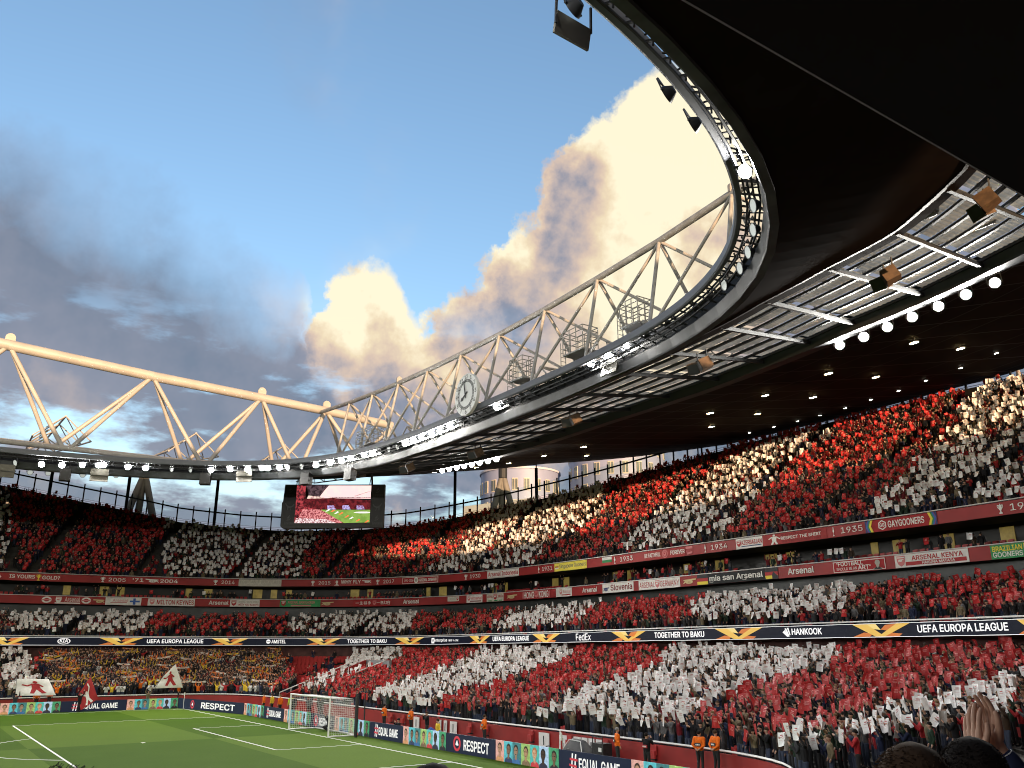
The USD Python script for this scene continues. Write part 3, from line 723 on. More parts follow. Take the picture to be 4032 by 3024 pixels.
platform("access_platform", (17.6, 17.0, 28.9), (2.0, 1.4), "caged white access platform where the truss nears the roof bend")
platform("access_platform", (2.6, 17.0, 28.6), (2.0, 1.4), "caged white access platform just past the clock")
platform("access_platform", (-29.5, 17.2, 28.9), (4.0, 1.6), "caged white access platform near the meeting of the two trusses")

# ---------------------------------------------------------------- glass screen on the rim, columns, tripods
def rim_point(u, up, back=.35):
    q = upper_at(np.atleast_1d(u), rim_depth(np.atleast_1d(u)) + back)
    q[:, 2] += up
    return q
def pane_material():
    N = Nodes()
    t = N.add("transparent_bsdf", "BSDF", color=(.86, .95, .96))
    g = N.add("glossy_bsdf", "BSDF", color=(.9, .95, 1), roughness=.05)
    f = N.add("fresnel", "fac", IOR=1.45)
    N.add("mix_closure", "closure", fac=N.math("multiply", f, .8), closure1=t, closure2=g)
    return usdkit.material(stage, "/World/Looks/screen_glass", N.n, N.l, surface=f"n{N.k}.closure")
pane_mat = pane_material()
screen = thing("rim_screen", "dark post and glass pane screen along the rim of the upper tier", "glass screen")
uu = np.linspace(.3, 2.1, 4000)
line = rim_point(uu, 1.0)
sl = np.r_[0, np.cumsum(np.linalg.norm(np.diff(line, axis=0), axis=1))]
ups = np.interp(np.arange(0, sl[-1], 2.62), sl, uu)
ups = ups[(ups > .62) & (ups < 1.90)]
pts = rim_point(ups, 0.0)
blue_black = mat("blue_black_steel", (.018, .021, .030), .5, metal=.2)
for p, q in zip(pts[:-1], pts[1:]):
    m = (q - p)[:2] / np.linalg.norm((q - p)[:2])
    part(screen, "post", bar(p + [0, 0, -.2], p + [0, 0, 3.75], .16, .20, up=(m[0], m[1], 0)), blue_black)
    part(screen, "rail", bar(p + [0, 0, 3.05], q + [0, 0, 3.05], .14, .24), blue_black)
    part(screen, "handrail", join([bar(p + [0, 0, .95], q + [0, 0, .95], .05, .05), bar(p + [0, 0, 1.25], q + [0, 0, 1.25], .04, .04)]), blue_black)
    e = (q - p) * .06
    a, b = p + e, q - e
    part(screen, "pane", (np.array([a + [0, 0, 1.3], b + [0, 0, 1.3], b + [0, 0, 3.62], a + [0, 0, 3.62]]), np.array([[0, 1, 2], [0, 2, 3]])), pane_mat)
COLS = sorted(COLS + [2 - c + 0 for c in []])
for i, u in enumerate(sorted(COLS, reverse=True)):
    p = rim_point(u, 0, .7)[0]
    zt = out_z(u) - 1.2
    t = thing("rim_column", f"thin dark column from the upper rim to the roof, {ordinal(i)} from the left", "column", "thin columns between rim and roof")
    part(t, "shaft", tube(p, (p[0], p[1], zt), .27, 12), blue_black, smooth=40)
    part(t, "head", tube((p[0], p[1], zt), (p[0], p[1], zt + 1.2), .11, 8), blue_black)
concrete_leg = mat("support_leg", (.15, .14, .125), .7, vary=.2, scale=.4)
def tripod(apex, feet, label):
    t = thing("roof_tripod", label, "roof support", "splayed tripods that carry the roof trusses")
    for f in feet:
        part(t, "leg", tube(f, apex, 1.15, 14, .55), concrete_leg, smooth=40)
    part(t, "cap", tube(np.add(apex, (0, 0, -1.2)), np.add(apex, (0, 0, 2.5)), .9, 16), dark_steel)
def splay(apex, w):
    apex = np.array(apex, float); d = apex[:2] - EYE[:2]; d /= np.linalg.norm(d); s = np.array([-d[1], d[0]])
    return [np.r_[apex[:2] + s * w * k + d * b, 0.0] for k, b in ((-1, 0), (.15, 5), (1, 0))]
tripod((-111.0, 8.0, 38.6), splay((-111.0, 8.0, 0), 10.5), "tripod of grey legs behind the far rim, left of the big screen")
tripod((-80.0, 70.0, 40.2), splay((-80.0, 70.0, 0), 10.0), "tripod of grey legs before the round lilac building")

# ---------------------------------------------------------------- banners and lettering: (what, left u, right u) along the rings
UP_ITEMS = [('4', 1.75546, 1.75184), ('IS YOURS  GOLD?', 1.74638, 1.70328), ('cup', 1.66957, 1.66513), ('2005', 1.66224, 1.64718), ("'71 2004", 1.64515, 1.59886), ('cup', 1.56636, 1.562), ('2014', 1.5586, 1.5459), ('beige', 1.54197, 1.50001), ('cup', 1.4702, 1.46603), ('2015', 1.4621, 1.44994), ('WHY FLY', 1.4462, 1.40499), ('cup', 1.40073, 1.39644), ('2017', 1.39212, 1.37984), ('DENMARK', 1.37002, 1.32609), ('cup', 1.29242, 1.28769), ('1930', 1.28464, 1.27065), ('Indonesia', 1.26137, 1.21806), ('cup2', 1.19294, 1.18953), ('1931', 1.18681, 1.1733), ('Singapore', 1.17029, 1.12901), ('flag', 1.11012, 1.09898), ('cup2', 1.0969, 1.09365), ('1933', 1.08926, 1.0749), ('FAITHFUL', 1.06265, 1.01994), ('scroll', 1.0197, 1.01309), ('cup2', 1.00258, 1.0), ('1934', 0.99604, 0.98152), ('AZERBAIJAN', 0.97381, 0.95185), ('RESPECT', 0.95165, 0.90374), ('cup2', 0.89984, 0.8979), ('1935', 0.89373, 0.87933), ('GG', 0.87751, 0.83398), ('cup', 0.80142, 0.79805), ('19', 0.79484, 0.78801)]
CLUB_ITEMS = [('crest', 1.71923, 1.67681), ('cannon', 1.67572, 1.66523), ('finland', 1.66479, 1.63331), ('MK', 1.6274, 1.58448), ('Arsenal', 1.57143, 1.55271), ('SA', 1.55126, 1.52293), ('green', 1.50306, 1.46235), ('cannon', 1.46157, 1.44851), ('chinese', 1.42829, 1.38666), ('Arsenal', 1.37304, 1.35458), ('small', 1.31946, 1.30497), ('white', 1.29516, 1.27457), ('jamaica', 1.26887, 1.24655), ('cannon', 1.24214, 1.22787), ('hk', 1.22142, 1.18442), ('white2', 1.17681, 1.1566), ('Arsenal', 1.1432, 1.12515), ('slovenia', 1.11875, 1.08308), ('germany', 1.0772, 1.03441), ('cannon', 1.03142, 1.01846), ('deflag', 1.01774, 1.0078), ('mia', 1.0078, 0.95893), ('deflag', 0.95872, 0.94848), ('Arsenal', 0.94085, 0.92147), ('art', 0.90767, 0.87362), ('kenya', 0.86765, 0.82534), ('brazil', 0.81367, 0.79354)]
LED_ITEMS = [('v', 1.73319, 1.6982), ('KIA', 1.67514, 1.66431), ('v', 1.63978, 1.60107), ('UEL', 1.59738, 1.54491), ('v', 1.53716, 1.50125), ('AMSTEL', 1.48376, 1.46432), ('v', 1.44305, 1.40747), ('BAKU', 1.40026, 1.3534), ('v', 1.34261, 1.29938), ('ent', 1.28787, 1.24474), ('v', 1.2265, 1.19314), ('UEL', 1.18915, 1.13492), ('v', 1.13025, 1.09259), ('FedEx', 1.07272, 1.05494), ('v', 1.03106, 0.99467), ('BAKU', 0.98603, 0.93984), ('v', 0.93046, 0.89225), ('HANKOOK', 0.8776, 0.8505), ('v', 0.83057, 0.79658), ('UEL', 0.79263, 0.7464), ('v', 0.74186, 0.72237)]

ink_white = mat("print_white", (.78, .77, .72), .7)
ink_red = mat("print_red", (.42, .025, .03), .7)
ink_dark = mat("print_dark", (.03, .03, .035), .7)
ink_gold = mat("print_gold", (.62, .50, .25), .6)
ink_grey = mat("print_grey", (.42, .40, .35), .7)
ink_navy = mat("print_navy", (.03, .05, .16), .7)
ink_blue = mat("print_blue", (.04, .12, .42), .7)
ink_green = mat("print_green", (.03, .25, .08), .7)
ink_yellow = mat("print_yellow", (.85, .68, .06), .7)
ink_maroon = mat("print_maroon", (.20, .015, .02), .7)
ink_pink = mat("print_pink", (.62, .20, .20), .7)
cloth_white = mat("banner_white", (.74, .73, .69), .85, vary=.08, scale=2.5)
cloth_beige = mat("banner_beige", (.58, .56, .48), .85, vary=.1, scale=2.5)
cloth_red = mat("banner_red", (.36, .022, .026), .85, vary=.12, scale=2.5)
cloth_rose = mat("banner_rose", (.36, .045, .045), .85, vary=.12, scale=2.5)
cloth_black = mat("banner_black", (.022, .024, .026), .85, vary=.15, scale=2.5)
cloth_green = mat("banner_green", (.05, .30, .11), .85, vary=.12, scale=2.5)
cloth_yellow = mat("banner_yellow", (.85, .72, .10), .85, vary=.08, scale=2.5)
_txt = {}
def text_of(s, bold):
    if (s, bold) not in _txt:
        _txt[(s, bold)] = meshkit.arrays(text_mesh(s, 1.0, .012, bold))[:2]
    return _txt[(s, bold)]
class Wall:
    """Draws in metres (x to the right, y up) on the inside of a ring from uL to uR, or on a straight plane."""
    def __init__(self, ring, uL, uR, z0, off):
        self.ring, self.uL, self.uR, self.z0, self.off = ring, uL, uR, z0, off
        us = np.linspace(uL, uR, 40)
        self.w = float(np.linalg.norm(np.diff(ring.at(us), axis=0), axis=1).sum())
    def map(self, m, lift=0.0):
        v, f, _ = meshkit.arrays(m)
        v = np.array(v, float); v[:, 2] += lift
        return wrap((v, f), self.ring, self.uL, self.uR, self.z0, self.off, (0, self.w))
class Plane:
    def __init__(self, a, b, z0, off=0.0):
        self.a, self.b, self.z0 = np.array(a, float), np.array(b, float), z0
        self.w = float(np.linalg.norm(self.b - self.a)); self.d = (self.b - self.a) / self.w
        self.n = np.array([self.d[1], -self.d[0]]); self.off = off
    def map(self, m, lift=0.0):
        v, f, _ = meshkit.arrays(m)
        xy = self.a + v[:, :1] * self.d + (v[:, 2:] + lift + self.off) * self.n
        return np.c_[xy, self.z0 + v[:, 1]], f
def sheet(w, h, y0=0.0, d=.012, wob=0.0, seed=0):
    k = max(2, int(w / .45) + 1)
    xs = np.linspace(0, w, k)
    r = np.random.default_rng(seed)
    zz = r.uniform(0, wob, k) if wob else np.zeros(k)
    sag = r.uniform(-wob, 0, k) if wob else np.zeros(k)
    P = np.stack([np.stack([xs, y0 + sag, zz], -1), np.stack([xs, np.full(k, y0 + h), zz * .4], -1)], 1)
    return slab(P, np.array([0, 0, d]))
def write(parent, wall, s, x0, x1, y, h, m, bold=False, lift=.02, name="lettering"):
    v, f = text_of(s, bold)
    v = v.copy()
    a, b = v[:, 0].min(), v[:, 0].max()
    v[:, 0] = x0 + (v[:, 0] - a) / (b - a) * (x1 - x0)
    v[:, 1] = y + v[:, 1] * h
    part(parent, name, wall.map((v, f), lift), m)
def draw(parent, wall, name, poly, x, y, sx, sy, m, lift=.02, d=.012):
    e = extrude(poly, d)
    v = np.array(e.vertices) * [sx, sy, 1] + [x, y, 0]
    part(parent, name, wall.map((v, np.array(e.faces)), lift), m)
P_ = sg.Polygon
def disc(x, y, r, k=20):
    return sg.Point(x, y).buffer(r, quad_segs=k // 4)
def stroke(pts, w):
    return sg.LineString(pts).buffer(w / 2, cap_style=2, quad_segs=3)
# emblems in a unit box
CUP = so.unary_union([P_([(.22, .0), (.78, .0), (.74, .12), (.6, .18), (.58, .34), (.42, .34), (.4, .18), (.26, .12)]), sg.Point(.5, .58).buffer(.25), P_([(.3, .55), (.7, .55), (.76, .86), (.24, .86)]), stroke([(.3, .5), (.08, .66), (.1, .84), (.28, .84)], .07), stroke([(.7, .5), (.92, .66), (.9, .84), (.72, .84)], .07), P_([(.4, .86), (.6, .86), (.5, 1.0)])])
SLIM = so.unary_union([P_([(.2, 0), (.8, 0), (.7, .1), (.58, .14), (.56, .36), (.74, .46), (.78, .62), (.62, .74), (.6, .92), (.5, 1), (.4, .92), (.38, .74), (.22, .62), (.26, .46), (.44, .36), (.42, .14), (.3, .1)])])
GUN = so.unary_union([P_([(.02, .62), (.1, .72), (.62, .78), (.97, .82), (.97, .62), (.62, .55), (.55, .5), (.3, .45), (.05, .12), (.0, .16), (.16, .5)]), disc(.46, .36, .27)]).difference(disc(.46, .36, .11)).union(disc(.46, .36, .06)).union(stroke([(.46, .1), (.46, .62)], .05)).union(stroke([(.2, .36), (.72, .36)], .05))
SHIELD = P_([(0, 1), (1, 1), (1, .5), (.86, .2), (.5, 0), (.14, .2), (0, .5)])
def flip(g):
    from shapely import affinity
    return affinity.scale(g, -1, 1, origin=(.5, .5))
GUNL = flip(GUN)
def crest(t, W, x, y, s, dark, light):
    draw(t, W, "crest", SHIELD, x, y, s * .86, s, dark, lift=.02)
    draw(t, W, "crest_cannon", GUN, x + .12 * s, y + .42 * s, s * .62, s * .34, light, lift=.036)
    draw(t, W, "crest_bar", sg.box(.06, .80, .94, .9), x, y, s * .86, s, light, lift=.036)
HEAD = so.unary_union([sg.Point(.5, .62).buffer(.25), P_([(.32, .5), (.68, .5), (.62, .22), (.95, .08), (1, 0), (0, 0), (.05, .08), (.38, .22)])])
PLAYER = so.unary_union([disc(.5, .9, .1), P_([(.3, .78), (.7, .78), (.66, .3), (.8, 0), (.62, 0), (.5, .28), (.38, 0), (.2, 0), (.34, .3)]), stroke([(.32, .74), (.05, .55)], .1), stroke([(.68, .74), (.98, .5)], .1)])

UPH, CLH = H_UP, H_CLUB
def up_wall(i, off=.012):
    return Wall(UPPER, UP_ITEMS[i][1], UP_ITEMS[i][2], Z_UP, off)
def cl_wall(i, off=.012):
    return Wall(CLUB, CLUB_ITEMS[i][1], CLUB_ITEMS[i][2], Z_CLUB, off)
def banner(W, h, m, label, seed=0, y0=.0, wob=.02, cat="banner", group="supporters' banners hung on the fascias"):
    t = thing("banner", label, cat, group)
    part(t, "cloth", W.map(sheet(W.w, h, y0, wob=wob, seed=seed)), m)
    return t
bow = lambda t, W, w_, m: part(t, "border", join([W.map(sheet(W.w, w_, 0.03), .03), W.map(sheet(W.w, w_, UPH - .03 - w_), .03)] + [W.map((np.array([[x, .03, 0], [x + w_, .03, 0], [x + w_, UPH - .03, 0], [x, UPH - .03, 0]]), np.array([[0, 1, 2], [0, 2, 3]])), .045) for x in (0, W.w - w_)]), m)

for i, (what, uL, uR) in enumerate(UP_ITEMS):
    W = up_wall(i)
    w = W.w
    if what in ("4", "2005", "2014", "2015", "2017", "1930", "1931", "1933", "1934", "1935", "19"):
        write(upper, W, what, 0, w, .26, .50, ink_white)
    elif what == "cup":
        draw(upper, W, "cup_emblem", CUP, 0, .12, w, .76, ink_white)
    elif what == "cup2":
        draw(upper, W, "trophy_emblem", SLIM, 0, .1, w, .8, ink_white)
    elif what.startswith("IS YOURS"):
        t = banner(W, UPH, cloth_rose, "faded red banner asking IS YOURS GOLD with a yellow cup in the middle", 1)
        write(t, W, "IS YOURS", .12, .50 * w, .30, .46, ink_white, True); write(t, W, "GOLD?", .64 * w, w - .12, .26, .46, ink_white, True)
        draw(t, W, "gold_cup", CUP, .52 * w, .05, .1 * w, .9, ink_yellow)
    elif what.startswith("'71"):
        t = banner(W, UPH, cloth_rose, "faded red banner with '71, a cannon and 2004 in white", 2)
        write(t, W, "'71", .09 * w, .30 * w, .3, .5, ink_white, True); write(t, W, "2004", .63 * w, .98 * w, .26, .5, ink_white, True)
        draw(t, W, "cannon", GUNL, .33 * w, .18, .28 * w, .72, ink_white)
    elif what == "beige":
        t = banner(W, UPH, cloth_beige, "beige banner with faint grey capitals, left of the big screen", 3)
        write(t, W, "YOU CAN'T BUY CLASS", .1, w - .1, .42, .40, ink_grey); write(t, W, "WE'VE GOT IT ANYWAY", .2 * w, .75 * w, .14, .16, ink_grey)
    elif what == "WHY FLY":
        t = banner(W, UPH, cloth_rose, "faded red banner reading WHY FLY with a head at its left and a cannon", 4)
        write(t, W, "WHY FLY", .18 * w, .70 * w, .36, .50, ink_white, True); write(t, W, "WHEN YOU CAN WALK ON WATER?", .16 * w, .98 * w, .1, .13, ink_pink)
        draw(t, W, "portrait", HEAD, .01 * w, .08, .13 * w, .86, ink_white); draw(t, W, "cannon", GUNL, .73 * w, .34, .25 * w, .56, ink_white)
    elif what == "DENMARK":
        t = banner(W, UPH, cloth_red, "red banner with a white border, 1991-2016, a white disc and DENMARK", 5)
        bow(t, W, .07, ink_white)
        write(t, W, "1991-2016", .05 * w, .29 * w, .32, .36, ink_white); write(t, W, "ARSENAL DENMARK", .46 * w, .96 * w, .30, .40, ink_white, True)
        draw(t, W, "disc", disc(.5, .5, .48, 24), .31 * w, .07, .86, .86, ink_white); draw(t, W, "crest", SHIELD, .345 * w, .24, .42, .5, ink_grey, lift=.036)
    elif what == "Indonesia":
        t = banner(W, UPH, cloth_white, "white banner with red lettering ending in Indonesia", 6)
        write(t, W, "Arsenal Indonesia", .03 * w, .97 * w, .26, .54, ink_red, True)
        part(t, "stripe", W.map(sheet(w, .06, .04), .02), ink_grey)
    elif what == "Singapore":
        t = banner(W, UPH, cloth_yellow, "yellow banner with dark lettering starting with Singapore", 7)
        write(t, W, "Singapore Gooners", .15 * w, .97 * w, .34, .46, ink_navy)
        part(t, "little_flag", W.map(moved(sheet(.11 * w, .14, .48), (.02 * w, 0, 0)), .02), ink_red); part(t, "little_flag", W.map(moved(sheet(.11 * w, .16, .30), (.02 * w, 0, 0)), .02), ink_white)
    elif what == "flag":
        t = banner(W, .31, cloth_white, "small white, green and red striped flag hung under the upper rail", 8, y0=.66, cat="flag")
        part(t, "stripe", W.map(sheet(w, .32, .34), .004), ink_green); part(t, "stripe", W.map(sheet(w, .30, .04), .004), ink_red)
    elif what == "FAITHFUL":
        t = banner(W, UPH, cloth_rose, "dull red banner reading BE FAITHFUL FOREVER around a crest", 9)
        write(t, W, "BE FAITHFUL", .02 * w, .41 * w, .30, .42, ink_white, True); write(t, W, "FOREVER", .65 * w, .98 * w, .30, .42, ink_white, True)
        draw(t, W, "wreath", disc(.5, .5, .5, 24).difference(disc(.5, .5, .40, 24)), .45 * w, .06, .86, .86, ink_pink); crest(t, W, .475 * w, .2, .56, ink_pink, ink_red)
    elif what == "scroll":
        draw(upper, W, "small_emblem", so.unary_union([sg.box(0, .7, 1, .95), stroke([(.2, .2), (.95, .3)], .2)]), 0, 0, w, UPH, ink_pink)
    elif what == "AZERBAIJAN":
        t = banner(W, UPH, cloth_white, "white banner with a red crest and AZERBAIJAN", 10)
        crest(t, W, .03 * w, .2, .62, ink_red, ink_white); write(t, W, "AZERBAIJAN", .20 * w, .98 * w, .36, .40, ink_red, True)
        part(t, "stripe", W.map(moved(sheet(.76 * w, .09, .16), (.2 * w, 0, 0)), .02), ink_navy)
    elif what == "RESPECT":
        t = banner(W, UPH, cloth_rose, "dull red banner reading RESPECT THE SHIRT beside a white player figure", 11)
        write(t, W, "RESPECT THE SHIRT", .30 * w, .92 * w, .38, .27, ink_white, True); write(t, W, "IF YOU PLAY HARD AND", .30 * w, .92 * w, .70, .20, ink_maroon); write(t, W, "THEY REMEMBER THAT", .30 * w, .92 * w, .10, .18, ink_maroon)
        draw(t, W, "player_figure", PLAYER, .09 * w, .02, .2 * w, .94, ink_white)
    elif what == "GG":
        t = banner(W, UPH, cloth_red, "red banner with rainbow chevrons at both ends and a hexagonal GG badge", 12)
        for s_, base in ((1, 0.0), (-1, w)):
            for k, (m_, o) in enumerate(((ink_navy, 0), (ink_blue, .26), (ink_green, .42), (ink_yellow, .56))):
                g = P_([(o - .25, 1), (o + .2, 1), (o - .02 + .05, .5), (o + .2, 0), (o - .25, 0)]) if k == 0 else P_([(o + .0, 1), (o + .2, 1), (o + .0, .5), (o + .2, 0), (o + .0, 0), (o - .2, .5)])
                from shapely import affinity
                g = affinity.scale(g, s_, 1, origin=(0, 0))
                g = g.intersection(sg.box(0, 0, 1.2, 1) if s_ > 0 else sg.box(-1.2, 0, 0, 1))
                if not g.is_empty:
                    draw(t, W, "chevron", g, base, 0, 1.0, UPH, m_, lift=.016 + .004 * k)
        hexa = P_([(.5 + .5 * math.sin(a), .5 + .5 * math.cos(a)) for a in np.arange(6) * TAU / 6])
        draw(t, W, "badge", hexa, .185 * w, .08, .84, .84, ink_white, lift=.03); draw(t, W, "badge_field", hexa, .185 * w + .1, .18, .64, .64, ink_red, lift=.044)
        write(t, W, "GG", .185 * w + .19, .185 * w + .65, .36, .28, ink_white, True, lift=.058)
        write(t, W, "GAYGOONERS", .33 * w, .83 * w, .25, .52, ink_white, True)

for i, (what, uL, uR) in enumerate(CLUB_ITEMS):
    W = cl_wall(i)
    w = W.w
    if what == "Arsenal":
        write(boxes, W, "Arsenal", 0, w, .28, .54, ink_white, True)
    elif what == "cannon":
        draw(boxes, W, "cannon_emblem", GUN if i > 1 else GUNL, 0, .16, w, .7, ink_gold)
    elif what == "crest":
        t = banner(W, CLH, cloth_rose, "pink and red banner with two round badges, a crest and white lettering", 21)
        part(t, "lower_strip", W.map(moved(sheet(.5 * w, .16, .04), (.28 * w, 0, 0)), .02), ink_white)
        write(t, W, "Arsenal", .47 * w, .77 * w, .32, .6, ink_white); crest(t, W, .29 * w, .1, .84, ink_white, ink_pink)
        for x in (.02, .80):
            draw(t, W, "round_badge", disc(.5, .5, .5, 20).difference(disc(.5, .5, .28, 16)), x * w, .08, .19 * w, .88, ink_white)
            draw(t, W, "badge_bar", sg.box(.05, .42, .95, .58), x * w, .08, .19 * w, .88, ink_pink, lift=.036)
    elif what == "finland":
        t = banner(W, CLH, cloth_white, "white banner with a blue cross at its right end", 22)
        part(t, "cross", join([W.map(moved(sheet(.28 * w, .22, .42), (.68 * w, 0, 0)), .02), W.map(moved(sheet(.07 * w, .9, .06), (.77 * w, 0, 0)), .024)]), ink_blue)
        part(t, "red_stripe", W.map(moved(sheet(.46 * w, .08, .3), (.14 * w, 0, 0)), .02), ink_red); write(t, W, "Arsenal", .2 * w, .62 * w, .44, .4, ink_pink)
    elif what == "MK":
        t = banner(W, CLH, cloth_white, "white banner lettered MILTON KEYNES in red", 23)
        write(t, W, "MILTON KEYNES", .19 * w, .98 * w, .2, .62, ink_red, True); crest(t, W, .04 * w, .14, .74, ink_pink, ink_white)
    elif what == "SA":
        t = banner(W, CLH, cloth_white, "white banner with a red crest, two lines ending WITH YOU ALWAYS", 24)
        crest(t, W, .04 * w, .1, .84, ink_red, ink_white); write(t, W, "ARSENAL SOUTH AFRICA", .28 * w, .97 * w, .56, .28, ink_grey, True); write(t, W, "WITH YOU ALWAYS", .28 * w, .97 * w, .14, .30, ink_red, True)
    elif what == "green":
        t = banner(W, CLH, cloth_green, "green banner with a red crest and pinkish lettering", 25)
        crest(t, W, .03 * w, .1, .84, ink_red, ink_white); write(t, W, "ARSENAL BANGLADESH", .19 * w, .86 * w, .5, .36, ink_pink, True)
        part(t, "lower_strip", W.map(moved(sheet(.5 * w, .2, .1), (.27 * w, 0, 0)), .02), ink_pink)
    elif what == "chinese":
        t = banner(W, CLH, cloth_red, "red banner with white brush characters on both sides of a crest", 26)
        glyphs = {"yi": [[(0, .5), (1, .5)]], "sheng": [[(.2, .95), (.1, .6)], [(.1, .75), (.9, .75)], [(.2, .42), (.85, .42)], [(0, .05), (1, .05)], [(.5, 1), (.5, .05)]], "xie": [[(0, .75), (.4, .75)], [(.2, 1), (.2, 0)], [(0, .3), (.4, .45)], [(.5, .9), (1, .9)], [(.75, 1), (.75, .45)], [(.5, .65), (1, .65)], [(.5, .42), (1, .42)], [(.6, .3), (.5, 0)], [(.6, .25), (.95, .25), (.9, 0)]], "shou": [[(.75, 1), (.2, .9)], [(.1, .68), (.9, .68)], [(0, .42), (1, .42)], [(.5, .92), (.52, .05), (.3, .1)]], "shi": [[(0, .65), (1, .65)], [(.25, 1), (.25, .1), (1, .1)], [(.52, .95), (.52, .4)], [(.78, .95), (.78, .4), (.52, .4)]], "hong": [[(.3, 1), (.05, .7), (.3, .65), (0, .3)], [(0, .1), (.4, .2)], [(.5, .85), (1, .85)], [(.75, .85), (.75, .1)], [(.45, .1), (1, .1)]], "bai": [[(.5, 1), (.4, .85)], [(.15, .85), (.15, 0), (.85, 0), (.85, .85), (.15, .85)], [(.15, .45), (.85, .45)]]}
        for x, gname in zip((.06, .165, .27, .375, .61, .705, .80, .89), ("yi", "sheng", "xie", "shou", "yi", "shi", "hong", "bai")):
            draw(t, W, "character", so.unary_union([stroke(s_, .12) for s_ in glyphs[gname]]), x * w, .26, .085 * w, .5, ink_white)
        crest(t, W, .505 * w, .16, .66, ink_pink, ink_red)
    elif what == "small":
        t = banner(W, .66, cloth_beige, "small pale banner with a red crest at its right end", 27, y0=.34)
        write(t, W, "ARSENAL", .2 * w, .7 * w, .5, .3, ink_grey); crest(t, W, .78 * w, .44, .4, ink_red, ink_white)
    elif what == "white":
        t = banner(W, CLH, cloth_white, "square white banner with faint pink lettering and a maroon strip", 28)
        crest(t, W, .06 * w, .26, .62, ink_pink, ink_white); write(t, W, "Arsenal", .28 * w, .96 * w, .4, .42, ink_pink, True); part(t, "strip", W.map(moved(sheet(.7 * w, .14, .12), (.22 * w, 0, 0)), .02), ink_maroon)
    elif what == "jamaica":
        t = banner(W, CLH, cloth_beige, "pale banner with a crest between two words and green along its foot", 29)
        crest(t, W, .41 * w, .2, .76, ink_red, ink_white); write(t, W, "ARSENAL", .03 * w, .37 * w, .5, .34, ink_red); write(t, W, "JAMAICA", .65 * w, .97 * w, .5, .34, ink_red)
        part(t, "green_foot", join([W.map(moved(sheet(.2 * w, .14, .04), (x * w, 0, 0)), .02) for x in (.1, .45, .72)]), ink_green)
    elif what == "hk":
        t = banner(W, CLH, cloth_red, "red banner lettered HONG KONG in tall white capitals around a crest", 30)
        write(t, W, "HONG", .06 * w, .43 * w, .12, .78, ink_white, True); write(t, W, "KONG", .60 * w, .94 * w, .12, .78, ink_white, True); crest(t, W, .445 * w, .08, .86, ink_pink, ink_red)
        part(t, "end_lines", join([W.map(moved(sheet(.02 * w, .8, .1), (x * w, 0, 0)), .02) for x in (.015, .965)]), ink_pink)
    elif what == "white2":
        t = banner(W, CLH, cloth_white, "white banner with a faint pink crest and a dull red strip", 31)
        crest(t, W, .22 * w, .26, .62, ink_pink, ink_white); write(t, W, "Arsenal", .44 * w, .92 * w, .42, .36, ink_pink); part(t, "strip", W.map(moved(sheet(.56 * w, .12, .14), (.36 * w, 0, 0)), .02), ink_red)
    elif what == "slovenia":
        t = banner(W, CLH, cloth_white, "white banner lettered Slovenia in dark red beside a cannon", 32)
        write(t, W, "Slovenia", .27 * w, .96 * w, .24, .64, ink_maroon, True); draw(t, W, "cannon", GUN, .03 * w, .14, .2 * w, .6, ink_navy)
    elif what == "germany":
        t = banner(W, CLH, cloth_white, "white banner lettered GERMANY in narrow red capitals after a crest", 33)
        write(t, W, "ARSENAL", .02 * w, .40 * w, .2, .6, ink_red); write(t, W, "GERMANY", .53 * w, .98 * w, .2, .6, ink_red); crest(t, W, .412 * w, .1, .8, ink_pink, ink_white)
    elif what == "deflag":
        t = banner(W, CLH, ink_dark, "black, red and gold striped flag at the " + ("left" if i < 21 else "right") + " end of the black banner", 34 + i, cat="flag")
        part(t, "stripe", W.map(sheet(w, .34, .33), .012), ink_red); part(t, "stripe", W.map(sheet(w, .32, .02), .012), ink_yellow)
    elif what == "mia":
        t = banner(W, CLH, cloth_black, "long black banner with white blackletter writing between two striped flags", 35)
        write(t, W, "mia san Arsenal", .03 * w, .97 * w, .3, .52, ink_white, True)
        for x in (.03, .62):
            draw(t, W, "flourish", stroke([(0, .1), (.3, 0), (.9, .25)], .12), x * w, .14, .08 * w, .3, ink_white)
    elif what == "art":
        t = banner(W, CLH, cloth_red, "red banner in a white frame, FOOTBALL SHOULD BE AN ART, grey head at right", 36)
        bow(t, W, .06, ink_white)
        write(t, W, "'FOOTBALL", .07 * w, .58 * w, .58, .34, ink_white, True); write(t, W, "SHOULD BE AN", .06 * w, .46 * w, .2, .24, ink_white); write(t, W, "ART'", .48 * w, .72 * w, .16, .36, ink_white, True)
        draw(t, W, "portrait", HEAD, .76 * w, .05, .19 * w, .92, ink_grey); draw(t, W, "portrait_shoulders", P_([(.05, 0), (.95, 0), (.62, .26), (.5, .1), (.38, .26)]), .76 * w, .05, .19 * w, .92, ink_dark, lift=.036)
    elif what == "kenya":
        t = banner(W, CLH, cloth_white, "long white banner lettered KENYA in red with a red strip below", 37)
        crest(t, W, .03 * w, .08, .86, ink_pink, ink_white); write(t, W, "ARSENAL KENYA", .24 * w, .93 * w, .52, .36, ink_red, True)
        part(t, "strip", W.map(moved(sheet(.82 * w, .3, .12), (.15 * w, 0, 0)), .02), ink_red); write(t, W, "HAKUNA MATATA", .38 * w, .82 * w, .17, .2, ink_white, True, lift=.036)
    elif what == "brazil":
        t = banner(W, CLH, cloth_green, "green banner with BRAZILIAN in yellow over a white line, at the right edge", 38)
        write(t, W, "BRAZILIAN", .05 * w, .80 * w, .56, .36, ink_yellow, True); write(t, W, "GOONERS", .05 * w, .80 * w, .12, .36, ink_white, True)
        draw(t, W, "yellow_end", P_([(0, 0), (1, .5), (0, 1)]), .84 * w, 0, .16 * w, CLH, ink_yellow)

